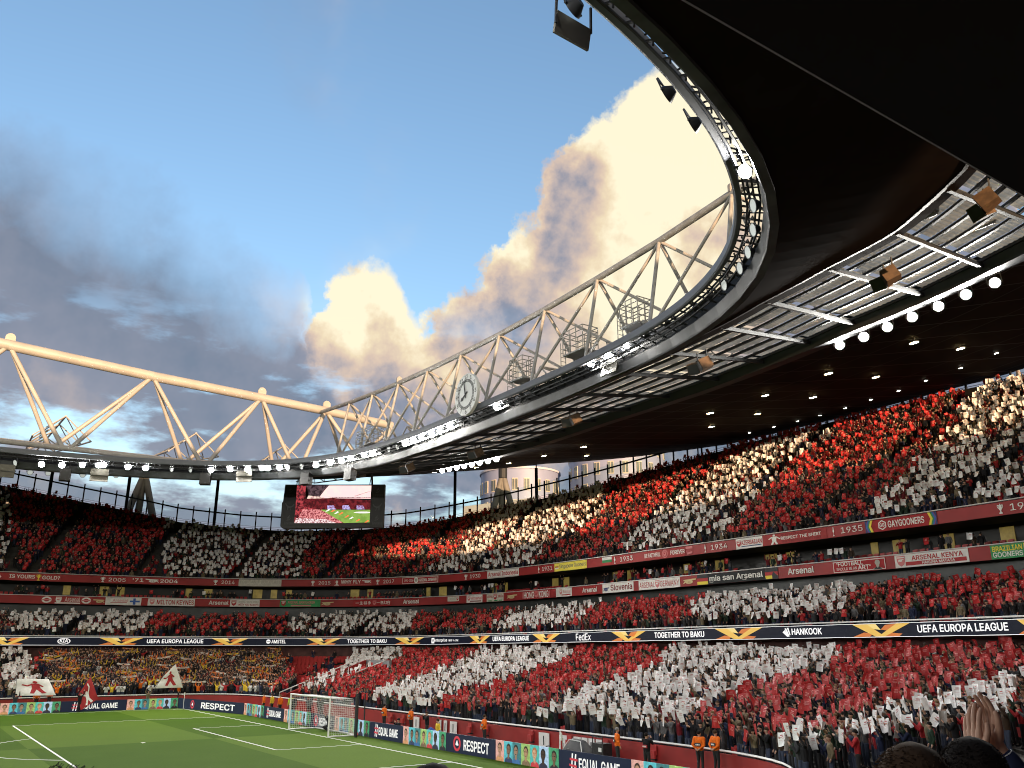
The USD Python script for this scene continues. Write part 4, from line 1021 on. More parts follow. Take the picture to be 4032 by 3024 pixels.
# ribbon board: navy panels, gold chevrons and white words that shine
led_navy = mat("ribbon_navy", (.007, .009, .017), .5, spec=.2, emit=(.012, .018, .04), strength=.06)
led_white = mat("ribbon_white", (.7, .7, .7), .5, emit=(1, 1, 1), strength=.17)
led_gold = mat("ribbon_gold", (.6, .4, .1), .5, emit=(1.0, .62, .10), strength=.10)
led_orange = mat("ribbon_orange", (.5, .16, .03), .5, emit=(1.0, .26, .05), strength=.075)
led_pale = mat("ribbon_pale_gold", (.6, .45, .15), .5, emit=(1.0, .80, .28), strength=.12)
ribbon = thing("ribbon_board", "long navy ribbon board with gold chevrons and white words round the club tier", "ribbon board")
ub = np.linspace(1.76, .70, 120)
for a, b in zip(ub[:-1:2], ub[2::2]):
    W = Wall(LED, a - .00003, b + .00003, Z_LED, 0.0)
    part(ribbon, "panel", W.map(sheet(W.w, H_LED, 0, d=.06)), led_navy)
for zz, h in ((Z_LED - .035, .035), (Z_LED + H_LED, .03)):
    part(ribbon, "edge_line", sweep_ring(LED, np.linspace(.70, 1.76, 160), [(.02, zz), (.085, zz), (.085, zz + h), (.02, zz + h)]), led_white)
CH = [(P_([(0, 1), (.26, 1), (.56, .0), (.40, .0)]), led_gold), (P_([(.26, 1), (.42, 1), (.5, .52), (.36, .62)]), led_pale), (P_([(.56, 0), (.44, 0), (.78, 1), (1, 1)]), led_gold), (P_([(.66, .3), (.56, 0), (.80, 0), (.86, .2)]), led_orange), (P_([(.0, .0), (.3, .0), (.36, .26), (.2, .34)]), led_orange), (P_([(.5, .55), (.58, .9), (.78, 1), (.66, .42)]), led_orange)]
words_ = {"KIA": [("KIA", .18, .82, .30, .42)], "UEL": [("UEFA EUROPA LEAGUE", 0, 1, .25, .46)], "AMSTEL": [("AMSTEL", .27, 1, .24, .44)], "BAKU": [("TOGETHER TO BAKU", 0, 1, .24, .46)], "ent": [("enterprise", .10, .58, .30, .36), ("RENT-A-CAR", .64, 1, .30, .24)], "FedEx": [("FedEx", 0, 1, .14, .66)], "HANKOOK": [("HANKOOK", .24, 1, .26, .44)]}
for what, uL, uR in LED_ITEMS:
    W = Wall(LED, uL, uR, Z_LED, .062)
    if what == "v":
        for g, m_ in CH:
            draw(ribbon, W, "chevron", g, 0, .01, W.w, H_LED - .02, m_, lift=.0)
        continue
    for s_, a, b, y, h in words_[what]:
        write(ribbon, W, s_, a * W.w, b * W.w, y, h, led_white, what in ("UEL", "HANKOOK", "BAKU", "KIA", "AMSTEL"), lift=.004)
    if what == "KIA":
        draw(ribbon, W, "oval", disc(.5, .5, .5, 28).difference(disc(.5, .5, .43, 28)), 0, .08, W.w, .74, led_white, lift=.004)
    if what == "AMSTEL":
        draw(ribbon, W, "round_emblem", disc(.5, .5, .5, 20).difference(stroke([(.1, .45), (.9, .45)], .16)), 0, .18, .22 * W.w, .56, led_white, lift=.004)
    if what == "ent":
        draw(ribbon, W, "square_emblem", sg.box(0, 0, 1, 1).difference(stroke([(.25, .5), (.8, .5), (.7, .75), (.4, .75), (.3, .4), (.5, .25), (.8, .3)], .12)), 0, .1, .1 * W.w, .66, led_white, lift=.004)
    if what == "HANKOOK":
        draw(ribbon, W, "wing_emblem", so.unary_union([P_([(0, .5), (.3, .75), (.75, .05), (.95, .0), (.55, .0)]), P_([(.3, .9), (.5, .95), (.85, .1), (.7, .1)]), P_([(.62, 1), (.8, 1), (1.0, .2), (.9, .15)])]), 0, .12, .2 * W.w, .66, led_white, lift=.004)

# ---------------------------------------------------------------- big screen
def glow(name, c, k):
    return mat(name, tuple(.2 * np.array(c)), .6, emit=c, strength=k)
def screen_glow(name, c, c2, scale, k=.30):
    """Screen picture: one colour speckled with another, in the plane of the screen."""
    N = Nodes()
    p = N.add("geometry", "position")
    f = N.smooth(N.add("noise_texture", "fac", vector=p, scale=scale, detail=4.0, roughness=.7), .42, .58)
    col = N.add("mix", "color", fac=f, color1=c, color2=c2)
    N.add("emission", "emission", color=col, strength=k)
    return usdkit.material(stage, f"/World/Looks/{name}", N.n, N.l, surface=f"n{N.k}.emission")
SB = Plane((-47.7, 13.4), (-40.34, 24.69), 20.95)
sb = thing("big_screen", "big black-framed video screen hanging from the roof in the far corner", "video screen")
case = mat("screen_case", (.006, .0055, .006), .5)
fit = Wall
sw, sh = SB.w, 5.85
def on_screen(name, poly, m, lift, d=.01):
    e = extrude(poly, d)
    part(sb, name, SB.map((np.array(e.vertices), np.array(e.faces)), lift), m)
e = extrude(P_([(.35, .0), (sw, .15), (sw, sh), (.25, sh - .05), (.12, sh * .6), (0, sh * .58), (0, .28)]), .9)
part(sb, "case", SB.map((np.array(e.vertices), np.array(e.faces)), -.9), case)
X0, X1, Y0, Y1 = .135 * sw, .865 * sw, .70, sh - .16
def sp(L):
    return P_([(X0 + (X1 - X0) * x, Y0 + (Y1 - Y0) * y) for x, y in L])
on_screen("picture_sky", sp([(.30, .66), (.42, 1), (1, 1), (1, .64), (.5, .66)]), screen_glow("shown_sky", (.98, .66, .60), (.92, .60, .60), .5, .30), .012)
on_screen("picture_roof", sp([(.12, 1), (.43, 1), (.30, .70), (.17, .73)]), screen_glow("shown_roof", (.10, .06, .07), (.02, .012, .015), 3.0), .016)
on_screen("picture_gap", sp([(.16, .73), (.30, .70), (.38, .68), (.30, .63), (.14, .62)]), screen_glow("shown_gap", (.8, .6, .5), (.4, .2, .2), 2.0), .014)
on_screen("picture_truss", sp([(.42, .695), (1, .685), (1, .66), (.5, .665)]).union(sp([(.78, .72), (1, .86), (1, .85), (.79, .705)])), screen_glow("shown_truss", (.25, .15, .16), (.6, .4, .4), 4.0), .018)
on_screen("picture_far_stand", sp([(.10, .64), (.5, .665), (1, .60), (1, .36), (.30, .36), (.1, .45)]), screen_glow("shown_far_stand", (.16, .018, .022), (.05, .008, .010), 2.5), .015)
on_screen("picture_near_stand", sp([(0, 0), (.0, 1), (.12, 1), (.12, .62), (.34, .38), (.68, 0)]), screen_glow("shown_near_stand", (.40, .05, .06), (.04, .008, .010), 3.0), .014)
on_screen("picture_crowd", sp([(.02, 0), (.10, .36), (.34, .36), (.66, .02), (.6, 0)]), screen_glow("shown_crowd", (.75, .28, .28), (.18, .02, .03), 5.0), .018)
on_screen("picture_white_crowd", sp([(.0, 0), (.02, .13), (.42, .10), (.56, 0)]), screen_glow("shown_white_crowd", (.9, .75, .75), (.2, .02, .03), 6.0), .02)
for k, x in enumerate((.42, .62, .81)):
    on_screen("picture_white_block", sp([(x, .47), (x + .09, .47), (x + .12, .36), (x + .01, .36)]), screen_glow(f"shown_block_{k}", (.45, .42, .75), (.2, .05, .12), 5.0), .02)
on_screen("picture_pitch", sp([(.34, .35), (1, .35), (1, .02), (.66, .0)]), screen_glow("shown_pitch", (.22, .36, .07), (.16, .28, .05), .8), .02)
on_screen("picture_circle", P_([(X0 + (X1 - X0) * (.9 + .12 * math.cos(a)), Y0 + (Y1 - Y0) * (.28 + .022 * math.sin(a))) for a in np.linspace(0, TAU, 16, endpoint=False)]).intersection(sp([(0, 0), (1, 0), (1, 1), (0, 1)])), glow("shown_circle", (.8, .72, .66), .3), .032)
rr = np.random.default_rng(3)
for k, (x, y) in enumerate([(.40, .30), (.47, .29), (.52, .24), (.58, .22), (.66, .14), (.72, .10), (.81, .04), (.93, .01)]):
    white = k in (0, 2, 5)
    on_screen("picture_flag", sp([(x, y), (x + .045, y + .07), (x + .065, y + .05), (x + .03, y - .01 + .02)]), glow(f"shown_flag_{int(white)}", (.9, .85, .8) if white else (.9, .16, .05), .3), .034)
dim = mat("logo_grey", (.05, .05, .055), .5)
for x in (.02, .875):
    for y in (.72, .09):
        v, f = text_of("Emirates", False)
        v = v.copy(); v[:, 0] = (x + .015) * sw + v[:, 0] / v[:, 0].max() * .095 * sw; v[:, 1] = y * sh + v[:, 1] * .34
        part(sb, "lettering", SB.map((v, f), .01), dim)
        on_screen("script_emblem", so.unary_union([stroke([(x * sw + .75 + a, y * sh + .55 + b) for a, b in L], .07) for L in ([(-.25, 0), (.1, .05), (.25, .3)], [(-.1, .1), (.0, .5), (.12, .62)], [(-.2, .3), (.2, .45)])]), dim, .01)
    cat_ = so.unary_union([P_([(0, .75), (.08, .85), (.25, .6), (.5, .52), (.78, .7), (.92, .95), (1.0, .93), (.9, .66), (.78, .5), (.72, .05), (.66, .06), (.62, .36), (.45, .32), (.3, .4), (.12, .5)]), P_([(.45, .35), (.5, .36), (.35, .0), (.3, .02)])])
    from shapely import affinity
    cat_ = affinity.scale(cat_, -1 if x < .5 else 1, 1, origin=(.5, .5)) if x > .5 else affinity.scale(cat_, -1, 1, origin=(.5, .5))
    on_screen("leaping_emblem", affinity.translate(affinity.scale(cat_, 1.25, 1.05, origin=(0, 0)), x * sw + .15, .40 * sh), dim, .01)
for x in (1.9, 11.6):
    for dx in (-.25, .1):
        q = SB.map((np.array([[x + dx, sh - .1, -.45], [x, sh + 1.6, -.45]]), np.zeros((0, 3), int)))[0]
        part(sb, "hanger", tube(q[0], q[1], .06 if dx < 0 else .13, 8), dark_steel)

# ---------------------------------------------------------------- clock on the roof edge
clock = thing("clock", "round white clock with black numerals on the roof edge, showing two minutes to eight", "clock", matrix=np.array([[1, 0, 0, -2.73], [0, 0, -1, 14.45], [0, 1, 0, 28.2], [0, 0, 0, 1.0]]))
clock_white = mat("clock_white", (.72, .73, .73), .4, vary=.05, scale=1.5)
clock_ink = mat("clock_ink", (.02, .02, .024), .5)
R = 1.98
part(clock, "face", lathe([(.0, .10), (R * .99, .10), (R, .08), (R, -.22), (0, -.22)], 64), clock_white)
ring_ = lambda r0, r1, z=.108, d=.008: moved(extrude(sg.Point(0, 0).buffer(r1, quad_segs=24).difference(sg.Point(0, 0).buffer(r0, quad_segs=24)), d), (0, 0, z))
part(clock, "minute_ring", join(ring_(1.18, 1.215), ring_(1.40, 1.435)), clock_ink)
for k in range(60):
    a = k * TAU / 60
    w = .055 if k % 5 else .09
    part(clock, "minute_mark", moved(box((w, .20, .008), (0, 1.308, .112)), rz=-a), clock_ink)
for k in range(1, 13):
    a = k * TAU / 12
    v, f = text_of(str(k), False); v = v.copy()
    v[:, 0] -= v[:, 0].max() / 2; v[:, 1] -= .5; v *= [.38, .38, 1]
    part(clock, "numeral", (v + [1.68 * math.sin(a), 1.68 * math.cos(a), .105], f), clock_ink)
hand = lambda L, w, tail: extrude(P_([(-w * .7, -tail), (w * .7, -tail), (w, 0), (w * .55, L), (-w * .55, L), (-w, 0)]), .03)
part(clock, "hour_hand", moved(extrude(P_([(-.07, -.35), (.07, -.35), (.08, .5), (.19, .7), (.0, 1.0), (-.19, .7), (-.08, .5)]), .03), (0, 0, .13), rz=-math.radians(239)), clock_ink)
part(clock, "minute_hand", moved(hand(1.36, .085, .4), (0, 0, .17), rz=-math.radians(348)), clock_ink)
part(clock, "bracket", join(bar((-.8, -1.2, -.2), (-.8, -.9, -1.3), .12), bar((.8, -1.2, -.2), (.8, -.9, -1.3), .12), bar((0, .6, -.2), (0, -.9, -1.3), .1)), dark_steel)

# ---------------------------------------------------------------- loudspeakers and flat light panels under the roof
spk_mat = mat("speaker_box", (.09, .052, .026), .7, vary=.3, scale=3)
spk_dark = mat("speaker_black", (.02, .02, .022), .6)
panel_beige = mat("panel_beige", (.10, .094, .078), .5, vary=.08, scale=2)
where_ = ["under the translucent band right of the clock", "at the right of the translucent band", "at far right beside the dark overhang", "under the middle of the translucent band", "under the roof beneath the clock", "under the roof left of the clock"]
for (u, s), wh in zip(sorted(SPEAKERS, key=lambda q: [(.9504, .6707, .6047, .7935, 1.0944, 1.1813).index(q[0])]), where_):
    p = soffit_at(np.array([u]), np.array([s]))[0]
    _, _, n = ROOF_IN.frame(u)
    t = thing("loudspeaker", f"square loudspeaker pair hanging {wh}", "loudspeaker", "loudspeakers under the roof", loc=(p[0], p[1], p[2] - .35), rz=math.atan2(n[1], n[0]) + math.pi / 2)
    for sx, rz in ((-.55, .5), (.55, -.5)):
        m = np.eye(4); c, s_ = math.cos(.45), math.sin(.45)
        m[:3, :3] = np.array([[math.cos(rz), -math.sin(rz), 0], [math.sin(rz), math.cos(rz), 0], [0, 0, 1]]) @ np.array([[1, 0, 0], [0, c, -s_], [0, s_, c]])
        m[:3, 3] = (sx, 0, -.75)
        part(t, "cabinet", moved(extrude(P_([(-.45, -.42), (.45, -.42), (.32, .42), (-.32, .42)]), .78), matrix=m @ look((0, 0, -.39), (0, 1, 0), (0, 0, 1))), spk_mat)
        part(t, "grille", moved(box((.80, .03, .68), (0, -.44, 0)), matrix=m), spk_dark)
    part(t, "bracket", join(bar((-.5, .2, .4), (-.5, .2, -.6), .07), bar((.5, .2, .4), (.5, .2, -.6), .07), bar((-.7, .2, -.2), (.7, .2, -.2), .07)), dark_steel)
hk = 0
for u, z, k in sorted(HANG, reverse=True):
    p, tg, n = ROOF_IN.frame(u)
    q = np.r_[p - n * 1.0, z]
    rz = math.atan2(n[1], n[0]) + math.pi / 2
    side = "left of the big screen" if u > 1.4 else ("above the big screen" if u > 1.2 else "right of the clock")
    if k == 0:
        t = thing("loudspeaker", f"black loudspeaker below roof edge {side}, {ordinal(hk)} hung box from left", "loudspeaker", "black loudspeakers below the roof edge", loc=q, rz=rz)
        part(t, "cabinet", moved(extrude(P_([(-.5, -.2), (.4, -.25), (.5, 1.0), (-.35, 1.15)]), 1.15), matrix=look((-.57, 0, -.6), (0, 0, 1), (1, 0, 0))), spk_dark)
        part(t, "bracket", join(bar((-.4, 0, .4), (-.4, 0, 1.3), .07), bar((.4, 0, .4), (.4, 0, 1.3), .07)), dark_steel)
    else:
        t = thing("light_panel", f"flat beige panel below roof edge {side}, {ordinal(hk)} hung box from left", "panel", "flat panels below the roof edge", loc=q, rz=rz)
        part(t, "upper_leaf", box((1.9, .12, .72), (0, -.1, .3)), panel_beige)
        part(t, "lower_leaf", moved(box((1.9, .12, .72), (0, 0, 0)), matrix=look((0, -.02, -.42), (0, .25, 1), (0, -1, .25)) @ look((0, 0, 0), (0, 0, 1), (0, -1, 0)).T), panel_beige)
        part(t, "bracket", join(bar((-.7, .05, .5), (-.7, .05, 1.4), .08), bar((.7, .05, .5), (.7, .05, 1.4), .08)), dark_steel)
    hk += 1
# the flat panel beside the near roof edge, top of the picture
pa, _, pn = ROOF_IN.frame(.4325)
t = thing("light_panel", "flat beige panel hanging into the sky from the near roof edge at the top", "panel")
a_, b_ = ROOF_IN.at(.4235), ROOF_IN.at(.4415)
A3, B3 = np.r_[a_ + pn * .25, 25.55], np.r_[b_ + pn * .25, 25.85]
dn = np.array([pn[0] * .15, pn[1] * .15, -.78])
g = np.stack([np.stack([A3, A3 + dn]), np.stack([B3, B3 + dn])])
part(t, "leaf", slab(g, np.array([pn[0] * .08, pn[1] * .08, .0])), panel_beige)
part(t, "bracket", join(bar(A3 + [0, 0, .9], A3 + dn * .6, .07), bar(B3 + [0, 0, .9], B3 + dn * .2, .07)), dark_steel)

# ---------------------------------------------------------------- goal, flag, advertising boards, wall gates
paint = mat("goal_white", (.80, .80, .78), .35)
goal = thing("goal", "white football goal with its net, before the end stand", "goal")
for x in (-3.72, 3.72):
    part(goal, "post", tube((x, 0, 0), (x, 0, 2.5), .06, 14), paint, smooth=40)
    part(goal, "ground_bar", polytube([(x, 0.05, .05), (x * 1.0, 2.1, .05)], .045, 8), paint)
    part(goal, "stanchion", polytube([(x, 2.6, 0), (x, 2.6, 2.7)], .05, 8), dark_steel)
part(goal, "crossbar", tube((-3.78, 0, 2.5), (3.78, 0, 2.5), .06, 14), paint, smooth=40)
part(goal, "back_bar", polytube([(-3.72, 2.1, .05), (0, 2.2, .05), (3.72, 2.1, .05)], .045, 8), paint)
net_mat = mat("net_cord", (.72, .72, .70), .8)
cords = []
def net(P, nu, nv):
    """cords of a net over a bilinear patch P[0..1][0..1], sagging a little"""
    P = np.asarray(P, float)
    f = lambda a, b: (P[0, 0] * (1 - a) * (1 - b) + P[1, 0] * a * (1 - b) + P[0, 1] * (1 - a) * b + P[1, 1] * a * b) + np.array([0, -.10 * math.sin(math.pi * a) * math.sin(math.pi * b), -.06 * math.sin(math.pi * a) * math.sin(math.pi * b)])
    for i in range(nu + 1):
        cords.append(polytube([f(i / nu, b) for b in np.linspace(0, 1, 7)], .007, 3))
    for j in range(nv + 1):
        cords.append(polytube([f(a, j / nv) for a in np.linspace(0, 1, 7)], .007, 3))
net([[(-3.66, .1, 2.48), (-3.66, 1.7, 2.42)], [(3.66, .1, 2.48), (3.66, 1.7, 2.42)]], 46, 10)
net([[(-3.66, 1.7, 2.42), (-3.66, 2.1, .08)], [(3.66, 1.7, 2.42), (3.66, 2.1, .08)]], 46, 16)
for x in (-3.66, 3.66):
    net([[(x, .08, .06), (x, .08, 2.46)], [(x, 2.1, .08), (x, 1.7, 2.42)]], 12, 16)
part(goal, "net", join(cords), net_mat, kind="stuff")
flag = thing("corner_flag", "white corner flag post at the far corner of the pitch", "corner flag", loc=(-34, 0, 0))
part(flag, "post", tube((0, 0, 0), (0, 0, 1.6), .035, 8), paint)
part(flag, "pennant", slab(np.array([[[0, .03, 1.2], [0, .03, 1.58]], [[-.25, .06, 1.25], [-.25, .06, 1.52]], [[-.42, .02, 1.3], [-.42, .02, 1.44]]]), np.array([0, .01, 0])), paint)
pole = thing("black_pole", "thick black pole standing before the boards right of the goal", "pole", loc=(4.6, 1.6, 0))
part(pole, "shaft", tube((0, 0, 0), (0, 0, 2.55), .12, 12), spk_dark); part(pole, "cap", tube((0, 0, 2.55), (0, 0, 2.75), .07, 10), spk_dark)
nf = thing("flag_pole", "white pole with a rolled red and white flag behind the boards", "flag", loc=(25.6, 3.0, 0))
part(nf, "pole", tube((0, 0, 0), (0, 0, 1.75), .03, 8), paint); part(nf, "cloth", tube((.04, 0, .2), (.08, 0, 1.65), .16, 8, .05), cloth_white); part(nf, "red_fold", tube((.2, -.04, .15), (.14, -.04, 1.3), .10, 8, .03), cloth_red)

BH = 1.0
board_navy = mat("board_navy", (.012, .018, .045), .5, spec=.25, emit=(.03, .045, .11), strength=.03)
board_white = mat("board_white", (.75, .75, .75), .5, emit=(1, 1, 1), strength=.10)
board_red = mat("board_red", (.5, .03, .05), .5, emit=(1, .08, .12), strength=.06)
PORT = [((.70, .38, .34), (.42, .24, .16), (.05, .03, .02), (.60, .30, .14)), ((.10, .48, .56), (.20, .12, .08), (.015, .012, .01), (.03, .05, .12)), ((.05, .20, .22), (.32, .20, .14), (.02, .015, .012), (.05, .15, .35)), ((.32, .50, .16), (.40, .24, .14), (.03, .02, .012), (.20, .14, .08)), ((.08, .45, .42), (.55, .34, .22), (.45, .16, .05), (.55, .05, .06)), ((.42, .58, .80), (.05, .03, .022), (.01, .01, .01), (.03, .03, .06)), ((.06, .32, .16), (.16, .10, .06), (.012, .01, .01), (.02, .02, .03))]
port_m = [[mat(f"portrait_{n_}_{k}", c, .5, emit=c, strength=.08, vary=.25, scale=6) for n_, c in zip(("ground", "skin", "hair", "shirt"), p)] for k, p in enumerate(PORT)]
def board(a, b, kind, label, group="advertising boards round the pitch"):
    W = Plane(a, b, .0)
    t = thing("advertising_board", label, "advertising board", group)
    w = W.w
    if kind != "portraits":
        part(t, "panel", W.map(sheet(w, BH, d=.05)), board_navy)
    else:
        for k in range(7):
            g, sk, hr, shirt = port_m[k]
            x = w * k / 7; s = w / 7
            p = part(t, "portrait", W.map(moved(sheet(s, BH, d=.05), (x, 0, 0))), g)
            cx = x + s * (.5 + .08 * math.sin(k * 2.3))
            def dr(nm, poly, m, lift):
                e = extrude(poly, .008)
                part(p, nm, W.map((np.array(e.vertices), np.array(e.faces)), lift), m)
            dr("shoulders", P_([(cx - s * .46, 0), (cx + s * .46, 0), (cx + s * .40, .16), (cx + s * .14, .26), (cx - s * .14, .26), (cx - s * .40, .16)]), shirt, .052)
            hair = sg.Point(cx, .66).buffer(s * .25, quad_segs=5)
            dr("hair", affinity.scale(hair, 1, 1.25), hr, .054)
            face = affinity.scale(sg.Point(cx, .58).buffer(s * .21, quad_segs=5), 1, 1.38).union(sg.box(cx - s * .1, .18, cx + s * .1, .4))
            dr("face", face, sk, .064)
            dr("features", so.unary_union([sg.box(cx - s * .13, .62, cx - s * .04, .66), sg.box(cx + s * .04, .62, cx + s * .13, .66), sg.box(cx - s * .07, .42, cx + s * .07, .45)]), hr, .074)
    def wr(s_, x0, x1, y, h):
        v, f = text_of(s_, True); v = v.copy()
        q0, q1 = v[:, 0].min(), v[:, 0].max()
        v[:, 0] = x0 + (v[:, 0] - q0) / (q1 - q0) * (x1 - x0); v[:, 1] = y + v[:, 1] * h
        part(t, "lettering", W.map((v, f), .052), board_white)
    def dr2(nm, poly, m, lift=.052):
        e = extrude(poly, .008)
        part(t, nm, W.map((np.array(e.vertices), np.array(e.faces)), lift), m)
    if kind == "equal":
        wr("EQUAL GAME", .30 * w, .86 * w, .26, .46)
        hx = .17 * w
        dr2("hash_sign", so.unary_union([stroke([(hx + .1, .12), (hx + .2, .9)], .09), stroke([(hx + .34, .1), (hx + .44, .88)], .09)]), board_white)
        dr2("hash_bars", so.unary_union([stroke([(hx - .05, .38), (hx + .52, .34)], .1), stroke([(hx, .64), (hx + .58, .62)], .1)]), board_red, .062)
    if kind == "respect":
        wr("RESPECT", .38 * w, .88 * w, .22, .52)
        rx = .24 * w
        dr2("round_emblem", sg.Point(rx, .5).buffer(.40, quad_segs=8).difference(sg.Point(rx, .5).buffer(.27, quad_segs=8)), board_red)
        dr2("emblem_star", so.unary_union([stroke([(rx - .12, .42), (rx, .62), (rx + .13, .4)], .1), sg.Point(rx, .5).buffer(.1)]), board_white)
    part(t, "stand", join([W.map(moved(box((.06, .9, .5), (x, .45, -.27)))) for x in np.linspace(.3, w - .3, 4)]), dark_steel)
END_B = [(-21.8, -16.4, "portraits", "last before the corner diagonal"), (-16.4, -11.3, "equal", "left of the goal"), (-11.3, -5.5, "portraits", "just left of the goal net"), (-5.5, -.8, "respect", "seen through the goal net"), (-.8, 5.1, "portraits", "at the right post of the goal"), (5.1, 10.05, "equal", "right of the black pole"), (10.05, 15.45, "portraits", "between EQUAL GAME and the RESPECT board with stewards behind"), (15.45, 20.75, "respect", "at right below the photographers' gear"), (20.75, 26.3, "portraits", "right of the large RESPECT board"), (26.3, 31.5, "equal", "at the bottom edge of the picture"), (31.5, 37.0, "portraits", "at the bottom edge, rightmost")]
NM = {"portraits": "board of seven coloured portraits", "equal": "navy board reading EQUAL GAME", "respect": "navy board reading RESPECT with a round red emblem"}
for x0, x1, kind, wh in END_B:
    board((x0 + .02, 2.4), (x1 - .02, 2.4), kind, f"{NM[kind]}, {wh}")
board((-35.3, -.2), (-22.0, 2.4), "respect", "navy board reading RESPECT set diagonally behind the far corner flag")
for y0, y1, kind, wh in [(-21.9, -16.3, "portraits", "far side, left edge"), (-16.3, -11.2, "portraits", "far side, left of the red flag"), (-11.2, -5.2, "equal", "far side, partly behind the red flag"), (-5.2, -.25, "portraits", "far side, next to the corner flag")]:
    board((-35.4, y0 + .02), (-35.4, y1 - .02), kind, f"{NM[kind]}, {wh}")

# gates and folded seats along the red wall of the end stand
gate_m = mat("gate_white", (.74, .74, .73), .45, vary=.05, scale=2)
seat_red = mat("seat_red", (.40, .035, .035), .45, vary=.15, scale=4)
def folded_seat(path, at, m=seat_red):
    x, y, z = at
    part(path, "backrest", box((.42, .07, .42), (x, y, z + .30)), m)
    part(path, "seat_pan", box((.40, .12, .36), (x, y - .10, z + .10)), m)
    part(path, "bracket", box((.30, .22, .08), (x, y + .02, z - .12)), dark_steel)
yw = 7.6
for i, (x, w) in enumerate([(2.35, .85), (5.8, .4), (6.6, .4), (7.7, .9), (18.2, 1.0), (20.05, .7), (21.35, .62), (22.0, .5), (22.6, .5), (23.3, .6), (29.2, 1.35)]):
    t = thing("wall_gate", f"white gate panel in the red pitchside wall, {ordinal(i)} from the goal", "gate", "white gates in the red wall")
    part(t, "panel", box((w, .04, .80), (x, 7.44, .52)), gate_m); part(t, "bolt", box((.04, .05, .5), (x, 7.41, .5)), dark_steel)
for i, x in enumerate([.4, -1.6, 10.0, 12.0, 17.0, 20.75, 23.9, 27.6]):
    folded_seat(thing("steward_seat", f"folded red seat on brackets against the red wall, {ordinal(i)} such seat", "seat", "folded seats against the red wall"), (x, 7.36, .45))
# camera gear and bags on the track
gear = mat("gear_black", (.02, .02, .022), .6, vary=.4, scale=5)
for i, (x, y, s) in enumerate([(16.4, 4.0, .7), (17.6, 4.3, .6), (18.6, 3.6, .8), (19.6, 3.8, .7), (22.4, 4.6, .9), (23.4, 4.0, .8), (24.3, 4.5, .7)]):
    t = thing("equipment_bag", f"black equipment bag on the red track behind the boards, {ordinal(i)} from the left", "bag", "photographers' bags behind the boards", loc=(x, y, -.03), rz=.5 * i)
    b = m3.Manifold.batch_hull([m3.Manifold.sphere(.14, 8).translate((sx * s * .5, sy * s * .28, z)) for sx in (-1, 1) for sy in (-1, 1) for z in (.15, .42)])
    part(t, "bag", b, gear, smooth=50); part(t, "strap", polytube([(-s * .4, 0, .5), (-s * .2, 0, .72), (s * .2, 0, .72), (s * .4, 0, .5)], .025, 6), spk_dark)
case_ = thing("equipment_case", "dark wheeled equipment case against the red wall", "case", loc=(24.6, 6.5, 0))
part(case_, "box", box((.9, .6, .8), (0, 0, .5)), gear); part(case_, "handle", polytube([(-.4, -.3, .9), (-.4, -.3, 1.2), (.4, -.3, 1.2), (.4, -.3, .9)], .025, 6), dark_steel); part(case_, "label_plate", box((.25, .02, .2), (.2, -.31, .6)), gate_m)
tarp = thing("covered_equipment", "heap of equipment under a dark cover at the foot of the red wall", "cover", loc=(22.9, 6.3, 0))
tb = m3.Manifold.batch_hull([m3.Manifold.sphere(.2, 8).translate(p) for p in ((-1, -.4, .1), (1, -.4, .1), (-1, .4, .1), (1, .4, .1), (-.5, 0, .8), (.3, .1, .75))])
part(tarp, "cover", tb, gear, smooth=50); part(tarp, "rope", polytube([(-1, -.62, .1), (-.45, -.3, .95), (.4, -.2, .9), (1.05, -.6, .1)], .02, 5), gate_m)
# ramp wall and tunnel mouth in the far corner
tn = thing("tunnel_wall", "sloping red wall with white rail beside the grey tunnel mouth in the far corner", "wall")
A, B_ = np.array([-29.5, 8.4]), np.array([-33.0, 19.5])
side = np.array([[[*A, 0], [*A, 1.1]], [[*B_, 0], [*B_, 4.6]]])
part(tn, "red_wall", slab(side, np.array([.25, .08, 0])), red_wall)
part(tn, "rail", bar([*A, 1.5], [*B_, 5.0], .08), white_rail)
for k in np.linspace(0, 1, 9):
    q = A + (B_ - A) * k; part(tn, "rail_post", bar([*q, 1.0 + 3.5 * k], [*q, 1.5 + 3.5 * k], .06), white_rail)
part(tn, "grey_wall", box((6.2, .3, 2.0), (-30.1, 19.8, 3.6)), mat("tunnel_grey", (.22, .23, .24), .6, vary=.1)); part(tn, "top_rail", bar((-33.2, 19.6, 4.95), (-27.0, 19.6, 4.95), .08), white_rail)
part(tn, "mouth_shade", box((5.6, .2, 2.4), (-30.1, 19.7, 1.3)), black)  # solid black box, painted shade of the tunnel mouth
C2, D2 = np.array([-23.6, 8.6]), np.array([-26.6, 19.0])
part(tn, "inner_wall", slab(np.array([[[*C2, 0], [*C2, 1.2]], [[*D2, 0], [*D2, 4.2]]]), np.array([.2, .08, 0])), red_wall)
part(tn, "inner_rail", bar([*C2, 1.55], [*D2, 4.6], .08), white_rail)

